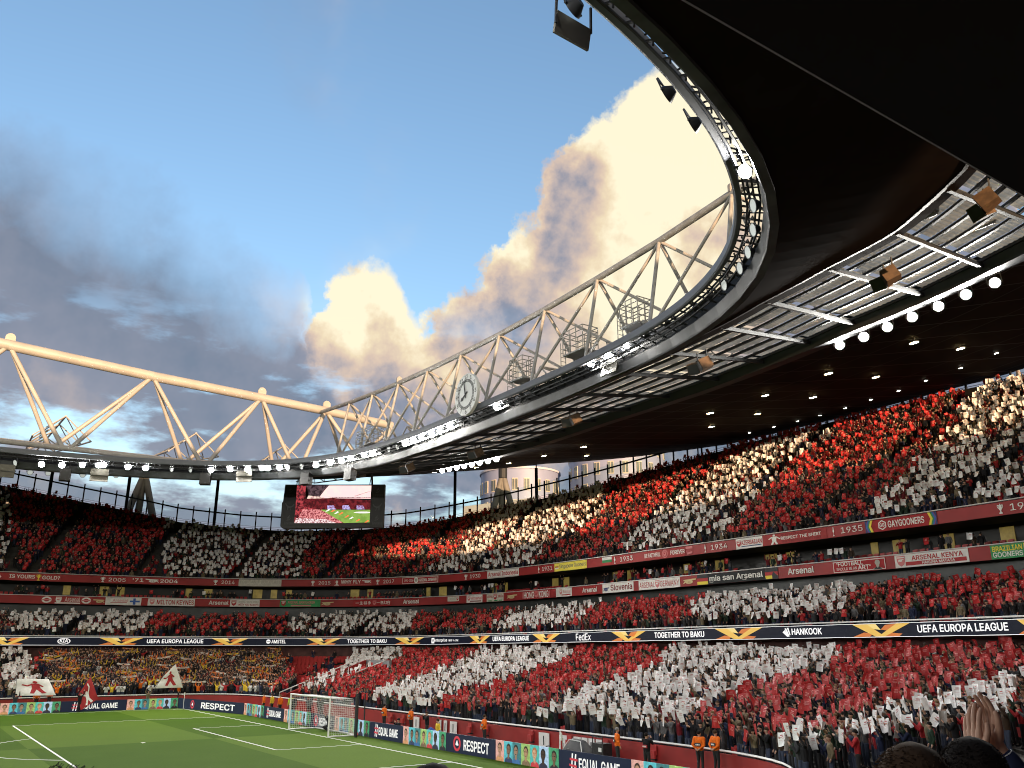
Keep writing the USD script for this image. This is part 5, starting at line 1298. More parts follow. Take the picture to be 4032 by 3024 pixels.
# ---------------------------------------------------------------- buildings beyond the stadium
lilac = mat("lilac_cladding", (.25, .28, .42), .5, vary=.06, scale=.15)
cream_wall = mat("cream_wall", (.24, .25, .26), .7, vary=.08, scale=.2)
win_frame = mat("window_frame", (.55, .48, .38), .6)
win_glass = mat("window_glass", (.12, .14, .14), .1, vary=.3, scale=.3, spec=.8)
def tower(c, r, h, floors, label, a0, n=22):
    t = thing("round_building", label, "building", loc=(c[0], c[1], 0))
    part(t, "wall", lathe([(r, 0), (r, h), (r - .4, h), (r - .4, h - 1), (0, h - 1)], 56), lilac, smooth=35)
    part(t, "cornice", lathe([(r, h - .35), (r + .35, h - .35), (r + .35, h + .15), (r - .2, h + .15)], 56), mat("pale_trim", (.5, .5, .56), .6))
    for fl, z in floors:
        for k in range(n):
            a = a0 + k * TAU / n
            d = np.array([math.cos(a), math.sin(a), 0]); s = np.array([-d[1], d[0], 0])
            if d @ np.r_[EYE[:2] - c, 0] < 0:
                continue
            wd, ht = (1.5, fl)
            p = d * (r + .02) + [0, 0, z]
            w_ = part(t, "window", bar(p - s * wd / 2, p + s * wd / 2, .22, ht, up=(0, 0, 1)), win_frame)
            q = p + d * .13
            for dx in (-.38, .38):
                part(w_, "pane", bar(q + s * (dx - .30), q + s * (dx + .30), .05, ht - .4), win_glass)
    return t
tower(np.array([-124.0, 105.0]), 10.6, 51.0, [(3.2, 46.5), (3.0, 41.0), (3.0, 35.5)], "round lilac building with cream windows seen through the gap above the corner rim", .12)
tower(np.array([-104.0, 122.0]), 12.5, 60.0, [(3.2, 54.0), (3.2, 49.0), (3.0, 44.0)], "taller lilac building at the right, partly hidden by the roof", .3)
t = thing("low_building", "low cream wing with small windows at the foot of the round building", "building")
d = np.array([-.80, .60]); s = np.array([.60, .80])
c0 = np.array([-117.0, 83.0]); c1 = c0 + s * 17
part(t, "wall", grid(np.array([[[*(c0 + d * 0), 0], [*(c0), 39.5], [*(c0 + d * 16), 39.5]], [[*c1, 0], [*c1, 41.5], [*(c1 + d * 16), 41.5]]])), cream_wall)
for k in range(5):
    for z in (37.0, 32.5):
        p = np.r_[c0 + s * (1.8 + 3.1 * k) - d * .1, z + .3 * k]
        w_ = part(t, "window", bar(p - np.r_[s * .7, 0], p + np.r_[s * .7, 0], .3, 2.2), win_frame)
        p = p - np.r_[d * .16, 0]
        part(w_, "pane", bar(p - np.r_[s * .5, 0], p + np.r_[s * .5, 0], .1, 1.7), win_glass)

# ---------------------------------------------------------------- people
def hull_bone(a, ra, b, rb, seg):
    return m3.Manifold.batch_hull([m3.Manifold.sphere(ra, seg).translate(tuple(map(float, a))), m3.Manifold.sphere(rb, seg).translate(tuple(map(float, b)))])
def solid(bones, seg):
    return m3.Manifold.batch_boolean([hull_bone(*b, seg) for b in bones], m3.OpType.Add)
ARMS = {  # elbow, hand for the right side (x > 0); the person faces +y
    "overhead": ((.31, .10, 1.50), (.19, .24, 1.86)), "face": ((.30, .16, 1.22), (.19, .38, 1.52)), "down": ((.27, -.02, 1.14), (.25, .10, .88)),
    "clap": ((.27, .16, 1.24), (.04, .36, 1.42)), "raised": ((.34, .02, 1.62), (.28, .08, 1.98)), "behind": ((.29, -.10, 1.16), (.06, -.20, .98)), "camera": ((.24, .18, 1.30), (.07, .28, 1.58)), "wide": ((.40, .05, 1.55), (.55, .08, 1.80))}
def figure(arms, seg=6, girth=1.0, lean=0.0, legs="stand", hair="short", coat=False, mirror_down=False):
    """Meshes of one person, 1.76 m tall, standing on z = 0 and facing +y: one skin body and the clothes over it."""
    g = girth
    hip, chest, neck, head = np.array([0, 0, .96]), np.array([0, .02 + lean * .5, 1.34]), np.array([0, .01 + lean, 1.50]), np.array([0, .03 + lean, 1.65])
    sh = np.array([.19 * g, .01 + lean * .8, 1.44])
    el, ha = (np.array(v) for v in ARMS[arms])
    skin, top, low, shoe = [], [], [], []
    skin += [(neck - [0, 0, .06], .055, neck + [0, .01, .06], .05), (head + [0, -.008, .02], .092, head + [0, .012, -.055], .070), (head + [0, .085, -.01], .018, head + [0, .098, -.03], .016), (head + [-.09, 0, -.01], .02, head + [.09, 0, -.01], .02)]
    skin += [(hip, .09, chest, .10), (chest, .10, neck - [0, 0, .05], .05)]
    top += [(hip + [-.06, 0, .0], .115 * g, chest + [-.07, 0, 0], .125 * g), (hip + [.06, 0, .0], .115 * g, chest + [.07, 0, 0], .125 * g), (chest + [0, 0, .0], .14 * g, neck + [0, -.01, -.06], .085)]
    if coat:
        top += [(hip + [-.05, 0, -.2], .13 * g, hip + [.05, 0, .05], .13 * g)]
    for sx in (-1, 1):
        m = np.array([sx, 1, 1])
        e, h = (el, ha) if not (mirror_down and sx < 0) else (np.array(ARMS["down"][0]), np.array(ARMS["down"][1]))
        wrist = h + (e - h) / np.linalg.norm(e - h) * .09
        skin += [(chest, .09, sh * m, .045), (sh * m, .045, e * m, .036), (e * m, .036, wrist * m, .028), (wrist * m, .030, h * m, .040), (h * m, .035, (h + (h - e) / np.linalg.norm(h - e) * .06) * m, .024)]
        top += [(neck * [1, 1, 1] - [0, 0, .07], .07, sh * m, .078 * g), (sh * m, .076 * g, e * m, .056), (e * m, .055, wrist * m, .043)]
        hipj, knee, ank, toe = np.array([.09, 0, .90]) * m, np.array([.105, .03, .50]) * m, np.array([.11, -.02, .09]) * m, np.array([.125, .13, .045]) * m
        if legs == "sit":
            knee, ank, toe = np.array([.11, .42, .86]) * m, np.array([.11, .44, .46]) * m, np.array([.12, .58, .42]) * m
        if legs == "crouch":
            knee, ank, toe = np.array([.15, .38, .80]) * m, np.array([.12, .02, .55]) * m, np.array([.12, .15, .5]) * m
        skin += [(hip, .09, hipj, .07), (hipj, .07, knee, .05), (knee, .05, ank, .035), (ank, .035, toe, .03)]
        low += [(hip, .11 * g, hipj, .10 * g), (hipj, .098 * g, knee, .068), (knee, .067, ank, .055)]
        shoe += [(ank - [0, .03, .03], .05, toe, .045)]
    hd = m3.Manifold.sphere(.108, max(seg, 8)).scale((.94, 1.05, 1.08)).translate(tuple(head + [0, -.012, .035]))
    cut = {"short": (.03, .02), "long": (.02, -.12), "bald": (.09, .08), "cap": (.05, .045)}[hair]
    keep = m3.Manifold.batch_hull([m3.Manifold.sphere(.001, 4).translate(tuple(head + p)) for p in ([-.2, .3, cut[0] + .055], [.2, .3, cut[0] + .055], [-.2, -.02, cut[1] - .01], [.2, -.02, cut[1] - .01], [-.2, -.3, cut[1] - .09], [.2, -.3, cut[1] - .09], [-.2, -.3, .4], [.2, .3, .4], [-.2, .3, .4], [.2, -.3, .4])])
    hm = hd ^ keep
    if hair == "long":
        hm = hm + hull_bone(head + [0, -.06, .0], .085, head + [0, -.07, -.2], .06, seg)
    return dict(body=solid(skin, seg), jacket=solid(top, seg), trousers=solid(low, seg), shoes=solid(shoe, seg), hair=hm)
SKIN = [mat(f"skin_{k}", c, .55, spec=.35) for k, c in enumerate([(.46, .27, .19), (.36, .20, .13), (.52, .33, .25), (.12, .065, .045)])]
HAIR = [mat(f"hair_{k}", c, .85, spec=.12) for k, c in enumerate([(.014, .011, .01), (.05, .03, .018), (.16, .10, .05), (.22, .21, .2)])]
CLOTH = {"black": (.012, .012, .014), "charcoal": (.035, .036, .040), "navy": (.014, .02, .05), "dark brown": (.045, .028, .018), "grey": (.12, .12, .125), "dark green": (.02, .04, .025), "red": (.38, .025, .03), "maroon": (.14, .012, .018), "blue": (.03, .08, .30), "white": (.62, .62, .60), "khaki": (.16, .13, .08), "orange": (.80, .16, .015), "yellow": (.70, .48, .04), "lime": (.45, .62, .05), "purple": (.13, .02, .08)}
CLOTH_M = {k: mat(f"cloth_{k.replace(' ', '_')}", c, .85, vary=.18, scale=7, spec=.2) for k, c in CLOTH.items()}
jeans = mat("jeans", (.03, .042, .075), .85, vary=.2, scale=8); dark_trouser = mat("dark_trousers", (.014, .014, .016), .85); leather = mat("shoe_black", (.012, .011, .011), .5)
_fig = {}
def fig(**kw):
    key = tuple(sorted(kw.items()))
    if key not in _fig:
        _fig[key] = figure(**kw)
    return _fig[key]
def dress(path, parts, skin, cloth, trouser, hair, extra=None):
    part(path, "body", parts["body"], skin, smooth=60)
    part(path, "jacket", parts["jacket"], cloth, smooth=60)
    part(path, "trousers", parts["trousers"], trouser, smooth=60)
    part(path, "shoes", parts["shoes"], leather, smooth=60)
    part(path, "hair", parts["hair"], hair, smooth=60)

# stewards, photographers and flag bearers on the pitch side
def person_at(x, y, z, face, label, arms="down", cloth="orange", trouser=None, hair=0, skin=0, seg=10, cat="person", group=None, scale=1.0, legs="stand", hairkind="short", vest=None, **kw):
    t = thing("person", label, cat, group, loc=(x, y, z), rz=face)
    if scale != 1.0:
        UsdGeom.Xformable(stage.GetPrimAtPath(t)).AddScaleOp().Set(Gf.Vec3f(scale))
    f_ = fig(arms=arms, seg=seg, legs=legs, hair=hairkind, **kw)
    dress(t, f_, SKIN[skin], CLOTH_M[cloth], trouser or dark_trouser, HAIR[hair])
    return t
def back_patch(t, m=None):
    part(t, "back_patch", box((.30, .02, .14), (0, -.155, 1.18)), m or ink_dark)
    for k in (-1, 0, 1):
        part(t, "patch_letter", box((.05, .012, .06), (k * .075, -.168, 1.18)), ink_white)
ST = "orange-jacketed steward"
zt = -.03
s_ = person_at(-.1, 6.0, zt, 0.1, ST + " with a yellow vest standing at the wall behind the goal's right post", cloth="orange"); back_patch(s_)
s_ = person_at(4.2, 6.0, zt, 0.0, ST + " standing in dark trousers right of the black pole", cloth="orange", arms="behind", hair=1); back_patch(s_)
s_ = person_at(13.9, 6.0, zt, -.2, ST + " standing behind the left end of the large RESPECT board", cloth="orange", arms="behind", hair=1); back_patch(s_)
s_ = person_at(26.4, 6.0, zt, -.5, ST + " standing before the red wall at lower right, the tallest in view", cloth="orange", hair=3, scale=1.03); back_patch(s_)
s_ = person_at(31.6, 6.5, .2, 0.3, ST + " seen from behind in the bottom right group, hooded, at its left", cloth="orange", arms="behind", hair=0, girth=1.15); back_patch(s_)
s_ = person_at(32.7, 6.4, .3, -0.1, ST + " seen from behind in the bottom right group, at its right", cloth="orange", arms="behind", hair=1, girth=1.1); back_patch(s_)
person_at(10.9, 4.4, zt - .35, 3.0, "seated person in yellow vest over blue cover behind the RESPECT board", cloth="yellow", legs="sit", hair=1)
bc = thing("blue_cover", "crumpled blue cover beside the seated person in yellow", "cover", loc=(11.2, 3.7, 0))
part(bc, "sheet", m3.Manifold.batch_hull([m3.Manifold.sphere(.12, 8).translate(p) for p in ((-.6, -.2, .4), (.6, -.2, .4), (-.5, .3, .2), (.5, .3, .5), (0, 0, .85))]), CLOTH_M["blue"], smooth=50)
part(bc, "fold", m3.Manifold.batch_hull([m3.Manifold.sphere(.08, 8).translate(p) for p in ((.5, -.1, .3), (.95, .0, .45), (.8, .2, .75))]), CLOTH_M["blue"], smooth=50)
person_at(7.0, 3.6, zt - .5, 3.1, "dark-clothed photographer crouching behind the portraits right of the black pole", arms="camera", cloth="black", legs="crouch")
person_at(9.1, 4.6, zt, 2.9, "dark-clothed photographer standing before the red wall with raised camera", arms="camera", cloth="black", hair=1)
person_at(-1.0, 2.0, zt - .5, 2.6, "photographer crouching low at the right side of the goal net", arms="camera", cloth="charcoal", legs="crouch")
s_ = person_at(29.0, 5.6, zt, .2, "photographer in black with a red bib near the bottom, right of the rolled flag", cloth="black", arms="camera"); back_patch(s_, ink_red)
for i, (x, y, c, lab) in enumerate([(-23.0, 4.6, "orange", "leftmost orange-jacketed steward of the group by the tunnel"), (-21.6, 4.9, "yellow", "steward in a yellow vest in the group by the tunnel"), (-19.4, 4.9, "orange", "orange-jacketed steward in the middle of the group by the tunnel"), (-18.0, 5.4, "lime", "steward in a lime vest right in the group by the tunnel"), (-16.8, 5.2, "charcoal", "man in a dark coat at the right of the tunnel group"), (-14.6, 5.8, "grey", "man in a grey coat standing before the tunnel mouth"), (-12.6, 6.0, "black", "man in black standing alone right of the tunnel mouth")]):
    person_at(x, y, zt, 2.6 - .3 * i, lab, cloth=c, hair=i % 3, skin=i % 3)
for i, (x, y, z, lab) in enumerate([(-40.3, -12.8, .2, "orange-jacketed steward beside the white flag at the far left"), (-41.5, -11.5, .3, "orange-jacketed steward at the foot of the aisle by the visiting supporters"), (-44.0, -12.4, .9, "orange-jacketed steward on the aisle stairs, lower"), (-47.5, -12.6, 1.5, "orange-jacketed steward on the aisle stairs, middle"), (-50.5, -12.8, 2.0, "orange-jacketed steward on the aisle stairs, upper"), (-40.5, 1.0, .5, "orange-jacketed steward beside the white flag held by the corner")]):
    person_at(x, y, z, -1.6 + .2 * i, lab, cloth="orange", hair=i % 3, skin=i % 3)
def flag_bearer(x, y, corners, cloth_m, emblem_m, emblem, label, plabel, c="charcoal", face=-1.2):
    person_at(x, y, .0, face, plabel, arms="raised", cloth=c, hair=0)
    t = thing("waved_flag", label, "flag", "flags waved beside the far touchline")
    Q = np.array(corners, float)         # lower left, lower right, upper right, upper left
    n = 12
    a, b = np.meshgrid(np.linspace(0, 1, n), np.linspace(0, 1, n), indexing="ij")
    F = lambda a, b: (Q[0] * ((1 - a) * (1 - b))[..., None] + Q[1] * (a * (1 - b))[..., None] + Q[2] * (a * b)[..., None] + Q[3] * ((1 - a) * b)[..., None]) + (np.sin(a * 7 + b * 3) * .12 * a + .05 * np.sin(b * 9))[..., None] * np.array([.8, -.4, 0])
    part(t, "cloth", slab(F(a, b), np.array([.012, -.006, 0])), cloth_m, smooth=True)
    e = extrude(emblem, .004)
    v = np.array(e.vertices)
    out = F(v[:, 0], v[:, 1]) + np.array([.03, -.016, 0]) * (1 + v[:, 2:] * 50)
    part(t, "emblem", (out, np.array(e.faces)), emblem_m)
    part(t, "staff", tube(np.array([x, y, .9]), Q[3] + [0, 0, .15] if abs(Q[3][1] - y) < abs(Q[2][1] - y) else Q[2] + [0, 0, .15], .02, 6), dark_steel)
KICK = so.unary_union([sg.Point(.55, .80).buffer(.075), P_([(.42, .72), (.64, .72), (.66, .42), (.78, .14), (.66, .12), (.54, .36), (.46, .12), (.36, .14), (.42, .44)]), stroke([(.46, .68), (.30, .58), (.16, .66)], .07), stroke([(.62, .68), (.74, .52)], .07)])
RAISE = so.unary_union([sg.Point(.5, .62).buffer(.07), P_([(.40, .56), (.60, .56), (.58, .30), (.70, .05), (.58, .04), (.50, .26), (.40, .05), (.30, .08), (.40, .32)]), stroke([(.42, .54), (.24, .76), (.2, .92)], .07), stroke([(.58, .54), (.76, .72), (.74, .9)], .07)])
flag_bearer(-35.9, -15.1, [(-37.2, -15.0, 1.55), (-37.6, -11.4, 1.5), (-38.4, -12.2, 3.0), (-37.6, -15.1, 3.1)], cloth_white, cloth_red, KICK, "white flag with a red kicking figure at far left, held low", "dark-clothed flag bearer with the white flag at far left")
flag_bearer(-35.2, -9.6, [(-35.0, -9.4, .15), (-35.3, -7.9, 1.2), (-35.9, -8.8, 3.2), (-35.4, -9.8, 1.5)], cloth_red, cloth_white, RAISE, "red flag with a white figure drooping before the EQUAL GAME board", "flag bearer in black with the drooping red flag", "black")
flag_bearer(-36.6, -3.0, [(-38.0, -2.2, 1.9), (-38.0, .8, 1.9), (-38.2, -.2, 4.3), (-38.2, -1.2, 3.2)], cloth_white, cloth_red, KICK, "white flag with a red figure flying beside the far corner flag", "flag bearer in khaki jacket with the white flag near the corner", "khaki")

# which sections hold up white (W) or red (R) sheets, visiting supporters (F), empty seats (E), aisles (A), few or mixed (S, M), none (D): rows from the front, runs along u from 0.40 in steps of 0.006
LOW_MAP = ["R24W12R13W21R22W18R21W3R4A9R3F47A1W5D4R54", "R21W17R13W20R21W21R20W6R2A8R3F46A1W5D3R54", "R18W20R16W18R21W21R20W7R3A7R4F43A2W5D3R53", "R15W22R17W21R19W21R21W6R5A5R5F42A2W5D3R52", "R12W27R16W22R17W22R21W7R5A5R4F42A2W4D4R51", "R9W31R16W22R17W22R22W6R7A3R5F41A2W4D4R50", "R7W34R17W20R17W23R23W5R7E4R4F41A1W5D3R50", "R4W38R17W20R17W22R23W6R4E8R3F41A1W5D3R49", "R2W41R16W20R18W22R23W6R1E12R3F40A1W4D4R48", "W23R8W12R17W19R19W21R24W5E15R2F39A2W4D3R48", "W12R1W3R19W8R18W18R20W21R23W7E15R1F39A2W4D3R47", "W9R1W2R25W6R19W18R20W21R23W8E14F40A1R1W3D4R46", "W5R1W2R31W5R18W19R19W22R22W9E14F39A2W4D3R46", "W2R1W1R37W3R19W19R19W22R22W9E14F39A2W4D3R45", "W1R42W2R19W19R18W23R21W10E14F39A1R1W3D3R45", "R44W2R18W20R18W23R21W10E14F39A1W4D3R44", "R65W19R18W24R21W11E13F38A2W4D3R43", "R65W20R18W23R21W12E13F38A1R1W3D3R43", "R66W20R17W24R21W12E13F37A2W4D3R42", "R67W21R16W24R20W13E13F37A2W3D3R42", "R68W21R17W23R20W13E12F38A1W4D3R41", "R68W23R16W23R20W12E13F37A2W3D3R41", "R69W23R16W23R20W12E13F37A1W4D3R40", "R71W22R17W22R20W12E13F36A2W3D3R40", "R72W22R17W22R21W11E12F37A1W4D3R39", "R73W22R17W22R21W10E13F36A2W3D3R39", "R74W21R18W22R21W10E13F36A1W4D3R38"]
CLUB_MAP = ["R73W19R22W18R22W15M8S10A1R12W19D4R38", "R74W19R21W19R22W14M9S10A1R11W20D3R38", "R75W19R21W18R22W15M8S10A1R12W19D4R37", "R75W20R20W19R22W14M9S10R12W20D3R37", "R76W20R20W18R22W14M9S10A1R11W20D3R37", "R77W20R19W19R21W15M8S10A1R12W19D4R36", "R78W20R19W18R22W14M9S10A1R11W20D3R36", "R78W20R19W18R22W15M8S10A1R11W20D3R36", "R79W20R19W18R22W14M9S10R12W19D4R35", "R80W19R19W18R22W14M9S10A1R11W20D3R35", "R80W20R18W18R22W15M8S10A1R11W20D3R35", "R81W19R19W18R22W14M9S10R12W19D4R34", "R82W18R19W18R22W15M8S10A1R11W20D3R34"]
UPPER_MAP = ["R64W15R18W17R18W24R24W11R1W10A2R19A2W3R33", "R65W14R19W17R18W24R23W11R1W11A1R20A1W3R33", "R66W14R18W17R18W24R24W10R1W11A2R19A2W3R32", "R66W14R18W18R18W23R24W10R1W12A1R20A1W3R32", "R67W13R18W19R17W22R26W22A1R20A1W3R32", "R68W12R18W19R16W22R27W22A2R19A2W3R31", "R68W12R18W19R14W23R28W10R1W12A1R19A2W3R31", "R69W11R19W17R14W24R29W22A1R20A1W3R31", "R69W11R19W17R14W24R29W22A2R19A1W4R30", "R70W10R19W17R13W26R28W23A1R19A2W3R30", "R71W10R18W17R13W26R28W10R1W12A1R21W3R30", "R71W10R18W17R13W26R28W23A2R20W4R29", "R72W9R18W16R13W28R27W24A1R21W3R29", "R72W9R18W16R13W28R27W11R1W12R22W3R29", "R73W9R17W16R13W28R27W11R1W12R22W4R28", "R73W9R17W16R13W28R27W24R22W4R28", "R74W8R17W16R14W27R27W12R1W12R22W3R28", "R74W8R17W15R15W27R27W12R1W12R22W3R28", "R75W7R17W15R16W25R30W10R1W12R22W4R27", "R75W7R17W15R17W24R36W18R22W3R27", "R76W6R17W14R18W24R42W12R22W3R27", "R76W7R16W14R19W23R42W12R22W3R27", "R77W6R16W14R19W23R76W4R26", "R77W7R15W14R20W21R78W3R26", "R78W6R15W14R20W21R78W3R26", "R78W6R14W14R22W19R79W3R26", "R79W6R13W13R23W18R80W4R25", "R79W6R13W12R25W10R88W3R25", "R79W7R13W9R27W5R121", "R80W6R14W4R31W3R123", "R80W5R176", "R81W4R176", "R261", "R261", "R261", "R261"]

# ---------------------------------------------------------------- the crowd, its sheets and the seats
def unrle(s):
    out, i = "", 0
    while i < len(s):
        j = i + 1
        while j < len(s) and s[j].isdigit():
            j += 1
        out += s[i] * int(s[i + 1:j]); i = j
    return out
def coloured(name, rough=.8, spec=.25):
    N = Nodes()
    c = N.add("attribute", "color", attribute="cloth")
    N.add("principled_bsdf", "BSDF", base_color=c, roughness=rough, specular_ior_level=spec)
    return usdkit.material(stage, f"/World/Looks/{name}", N.n, N.l, surface=f"n{N.k}.BSDF")
crowd_mat = coloured("crowd_clothes")
def paint_mesh(path, pieces, m):
    """One mesh of several pieces, each with its own colour (kept as the primvar cloth)."""
    V, F, C, n = [], [], [], 0
    for g, c in pieces:
        v, f, _ = meshkit.arrays(g)
        V.append(v); F.append(f + n); n += len(v); C.append(np.tile(np.array(c, np.float32), (len(v), 1)))
    me = usdkit.mesh(stage, path, (np.vstack(V), np.vstack(F)), m)
    UsdGeom.PrimvarsAPI(me).CreatePrimvar("cloth", Sdf.ValueTypeNames.Color3fArray, "vertex").Set(Vt.Vec3fArray.FromNumpy(np.vstack(C)))
    return me
SKIN_C = [(.46, .27, .19), (.36, .20, .13), (.52, .33, .25), (.12, .065, .045)]
HAIR_C = [(.014, .011, .01), (.05, .03, .018), (.16, .10, .05), (.22, .21, .2)]
looks_ = []         # (jacket name, arms, girth, hair kind, skin, hair, jeans?)
rv = np.random.default_rng(11)
TOPS = ["black", "black", "charcoal", "navy", "black", "dark brown", "charcoal", "navy", "grey", "maroon", "dark green", "red", "black", "khaki"]
AWAY = ["black", "white", "charcoal", "black", "orange", "navy", "charcoal", "dark brown", "grey", "black", "dark brown", "white", "black", "maroon", "charcoal", "yellow", "black", "red"]
def variant(i, top, arms):
    return (top, arms, (.94, 1.0, 1.1)[i % 3], ("short", "short", "long", "cap", "short", "bald")[i % 6], (0, 2, 0, 1, 2, 3)[i % 6], (0, 1, 0, 1, 2, 3)[i % 6], i % 2)
VAR = {"overhead": [variant(i, t, "overhead") for i, t in enumerate(TOPS)], "face": [variant(i + 1, t, "face") for i, t in enumerate(TOPS)],
       "idle": [variant(i + 2, t, ("down", "clap", "clap", "down", "raised")[i % 5]) for i, t in enumerate(TOPS)], "away": [variant(i, t, ("raised", "clap", "wide", "down", "raised")[i % 5]) for i, t in enumerate(AWAY)]}
ALLV = [v for k in ("overhead", "face", "idle", "away") for v in VAR[k]]
VIX = {k: [ALLV.index(v) for v in VAR[k]] for k in VAR}
def pieces_of(v):
    f_ = fig(arms=v[1], seg=6, girth=v[2], hair=v[3])
    return [(f_["body"], SKIN_C[v[4]]), (f_["jacket"], CLOTH[v[0]]), (f_["trousers"], (.03, .042, .075) if v[6] else (.014, .014, .016)), (f_["shoes"], (.012, .011, .011)), (f_["hair"], HAIR_C[v[5]])]

# the sheets: printed paper shirts, white or red, a little bent
def sheet_mesh(w, h, bend, twist, seed):
    r = np.random.default_rng(seed)
    a, b = np.meshgrid(np.linspace(-.5, .5, 5), np.linspace(0, 1, 4), indexing="ij")
    P = np.stack([a * w, bend * (a * 2) ** 2 + twist * a * b + r.uniform(-.012, .012, a.shape), b * h + r.uniform(-.01, .01, a.shape)], -1)
    return slab(P, np.array([0, .006, 0])), P
def sheet_pieces(kind, k):
    w, h = (.40 + .03 * (k % 3), .52 + .03 * (k % 2))
    m, P = sheet_mesh(w, h, (.06, -.05, .10, .02)[k % 4], (.08, -.10, .02, .12)[k % 4], 40 + k)
    front = (P[1:4, 1:3] + [0, .010, 0])
    base = (.80, .80, .79) if kind == "white" else (.44, .022, .024)
    tint = (.45, .10, .10) if kind == "white" else (.72, .30, .28)
    mk = lambda y0, y1, x0, x1: slab(np.array([[[x0 * w, .020 + .02, y0 * h], [x0 * w, .020 + .02, y1 * h]], [[x1 * w, .024 + .02, y0 * h], [x1 * w, .024 + .02, y1 * h]]]) , np.array([0, .003, 0]))
    prints = [(mk(.74, .80, -.28, .16), tint), (mk(.62, .645, -.3, .3), tint)] + ([(mk(.50, .54, -.2, .25), tint)] if kind == "red" else [(mk(.40, .41, -.3, .3), (.5, .5, .5))])
    return [(m, base)], prints
INDIVIDUALS = 300

people, sheets, free = [], [], []      # people: (pos, yaw, variant, scale, tier, row, u, kind); sheets: (pos, yaw, tilt, roll, kind, k, owner); free: empty seats
def along(ring_fn, u0, u1, step):
    uu = np.linspace(u0, u1, 3000)
    p = ring_fn(uu)
    s = np.r_[0, np.cumsum(np.linalg.norm(np.diff(p, axis=0), axis=1))]
    return np.interp(np.arange(rng.uniform(0, step), s[-1], step), s, uu), np.interp(np.arange(0, s[-1], step), s, uu)
TIERS = [("lower", LOW_MAP, N_LOW, lambda u, i: lower_at(u, np.full(u.shape, (i + .42) / N_LOW)), lambda u, i: lower_at(u, np.full(u.shape, i / N_LOW))[:, 2], .54, .90),
         ("club", CLUB_MAP, N_CLUB, lambda u, i: club_at(u, np.full(u.shape, (i + .42) / N_CLUB)), lambda u, i: club_at(u, np.full(u.shape, i / N_CLUB))[:, 2], .58, .66),
         ("upper", UPPER_MAP, 36, lambda u, i: upper_at(u, np.full(u.shape, i * D_UP + .34)), lambda u, i: upper_at(u, np.full(u.shape, i * D_UP))[:, 2], .56, .86)]
AISLES = {"lower": np.arange(.475, 1.95, .1015), "club": np.arange(.452, 1.95, .094), "upper": np.arange(.463, 1.95, .0905)}
for tier, rows, n, fn, fz, step, fill in TIERS:
    for i in range(n):
        cells = unrle(rows[i])
        us, _ = along(lambda u: fn(u, i), .40, 1.95, step)
        p = fn(us, i); p[:, 2] = fz(us, i)
        ok = in_view(p + [0, 0, 1.2], 260)
        if tier == "upper":
            ok &= (i * D_UP + .8) < rim_depth(us)
        gap = np.min(np.abs(us[:, None] - AISLES[tier][None]), 1) * {"lower": 90, "club": 110, "upper": 130}[tier] < .62
        c = np.array([cells[min(len(cells) - 1, int((u - .40) / .006))] for u in us])
        _, _, nn = {"lower": LED, "club": CLUB, "upper": UPPER}[tier].frame(us)
        dist = np.linalg.norm(p - EYE, axis=1)
        for q in np.nonzero(ok & ~gap)[0]:
            if c[q] == "A" or dist[q] < 24 or (tier == "lower" and us[q] < .585):
                continue
            r1, r2, r3, r4, r5 = rng.random(5)
            filled = {"W": .93, "R": .92, "F": .97, "E": .05, "S": .72, "M": .72, "D": .85}[c[q]] * (1.0 if fill > .8 else .90)
            yaw = math.atan2(nn[q, 1], nn[q, 0]) - math.pi / 2 + (r1 - .5) * .7
            pos = p[q] + [rng.normal(0, .05), rng.normal(0, .05), 0]
            if r2 > filled:
                free.append((p[q], math.atan2(nn[q, 1], nn[q, 0]) - math.pi / 2, tier, i, us[q]))
                continue
            kind = c[q]
            holds = None
            if kind == "M":
                kind = "W" if r3 < .5 else "D"
            if kind in "W" and r3 < {"lower": .78, "club": .64, "upper": .58}[tier]:
                holds = "white"
            elif kind in "RS" and r3 < {"lower": .62, "club": .48, "upper": .50}[tier]:
                holds = "red"
            elif kind == "D" and r3 < .06:
                holds = "white"
            if holds:
                how = "overhead" if r4 < .5 else "face"
            else:
                how = "away" if kind == "F" else "idle"
            ix = VIX[how][rng.integers(len(VIX[how]))]
            sc = .93 + .12 * r5
            people.append((pos, yaw, ix, sc, tier, i, us[q], kind, how))
            if holds:
                f = np.array([-math.sin(yaw), math.cos(yaw), 0])
                up_, fw = (1.62, .26) if how == "overhead" else (1.26, .44)
                if how == "overhead":
                    up_ += .14 * (r1 - .5)
                sheets.append((pos + f * fw * sc + [0, 0, (up_ + rng.normal(0, .05)) * sc], yaw + rng.normal(0, .35), rng.normal(.05, .22), rng.normal(0, .16), holds, int(rng.integers(4)), len(people) - 1))

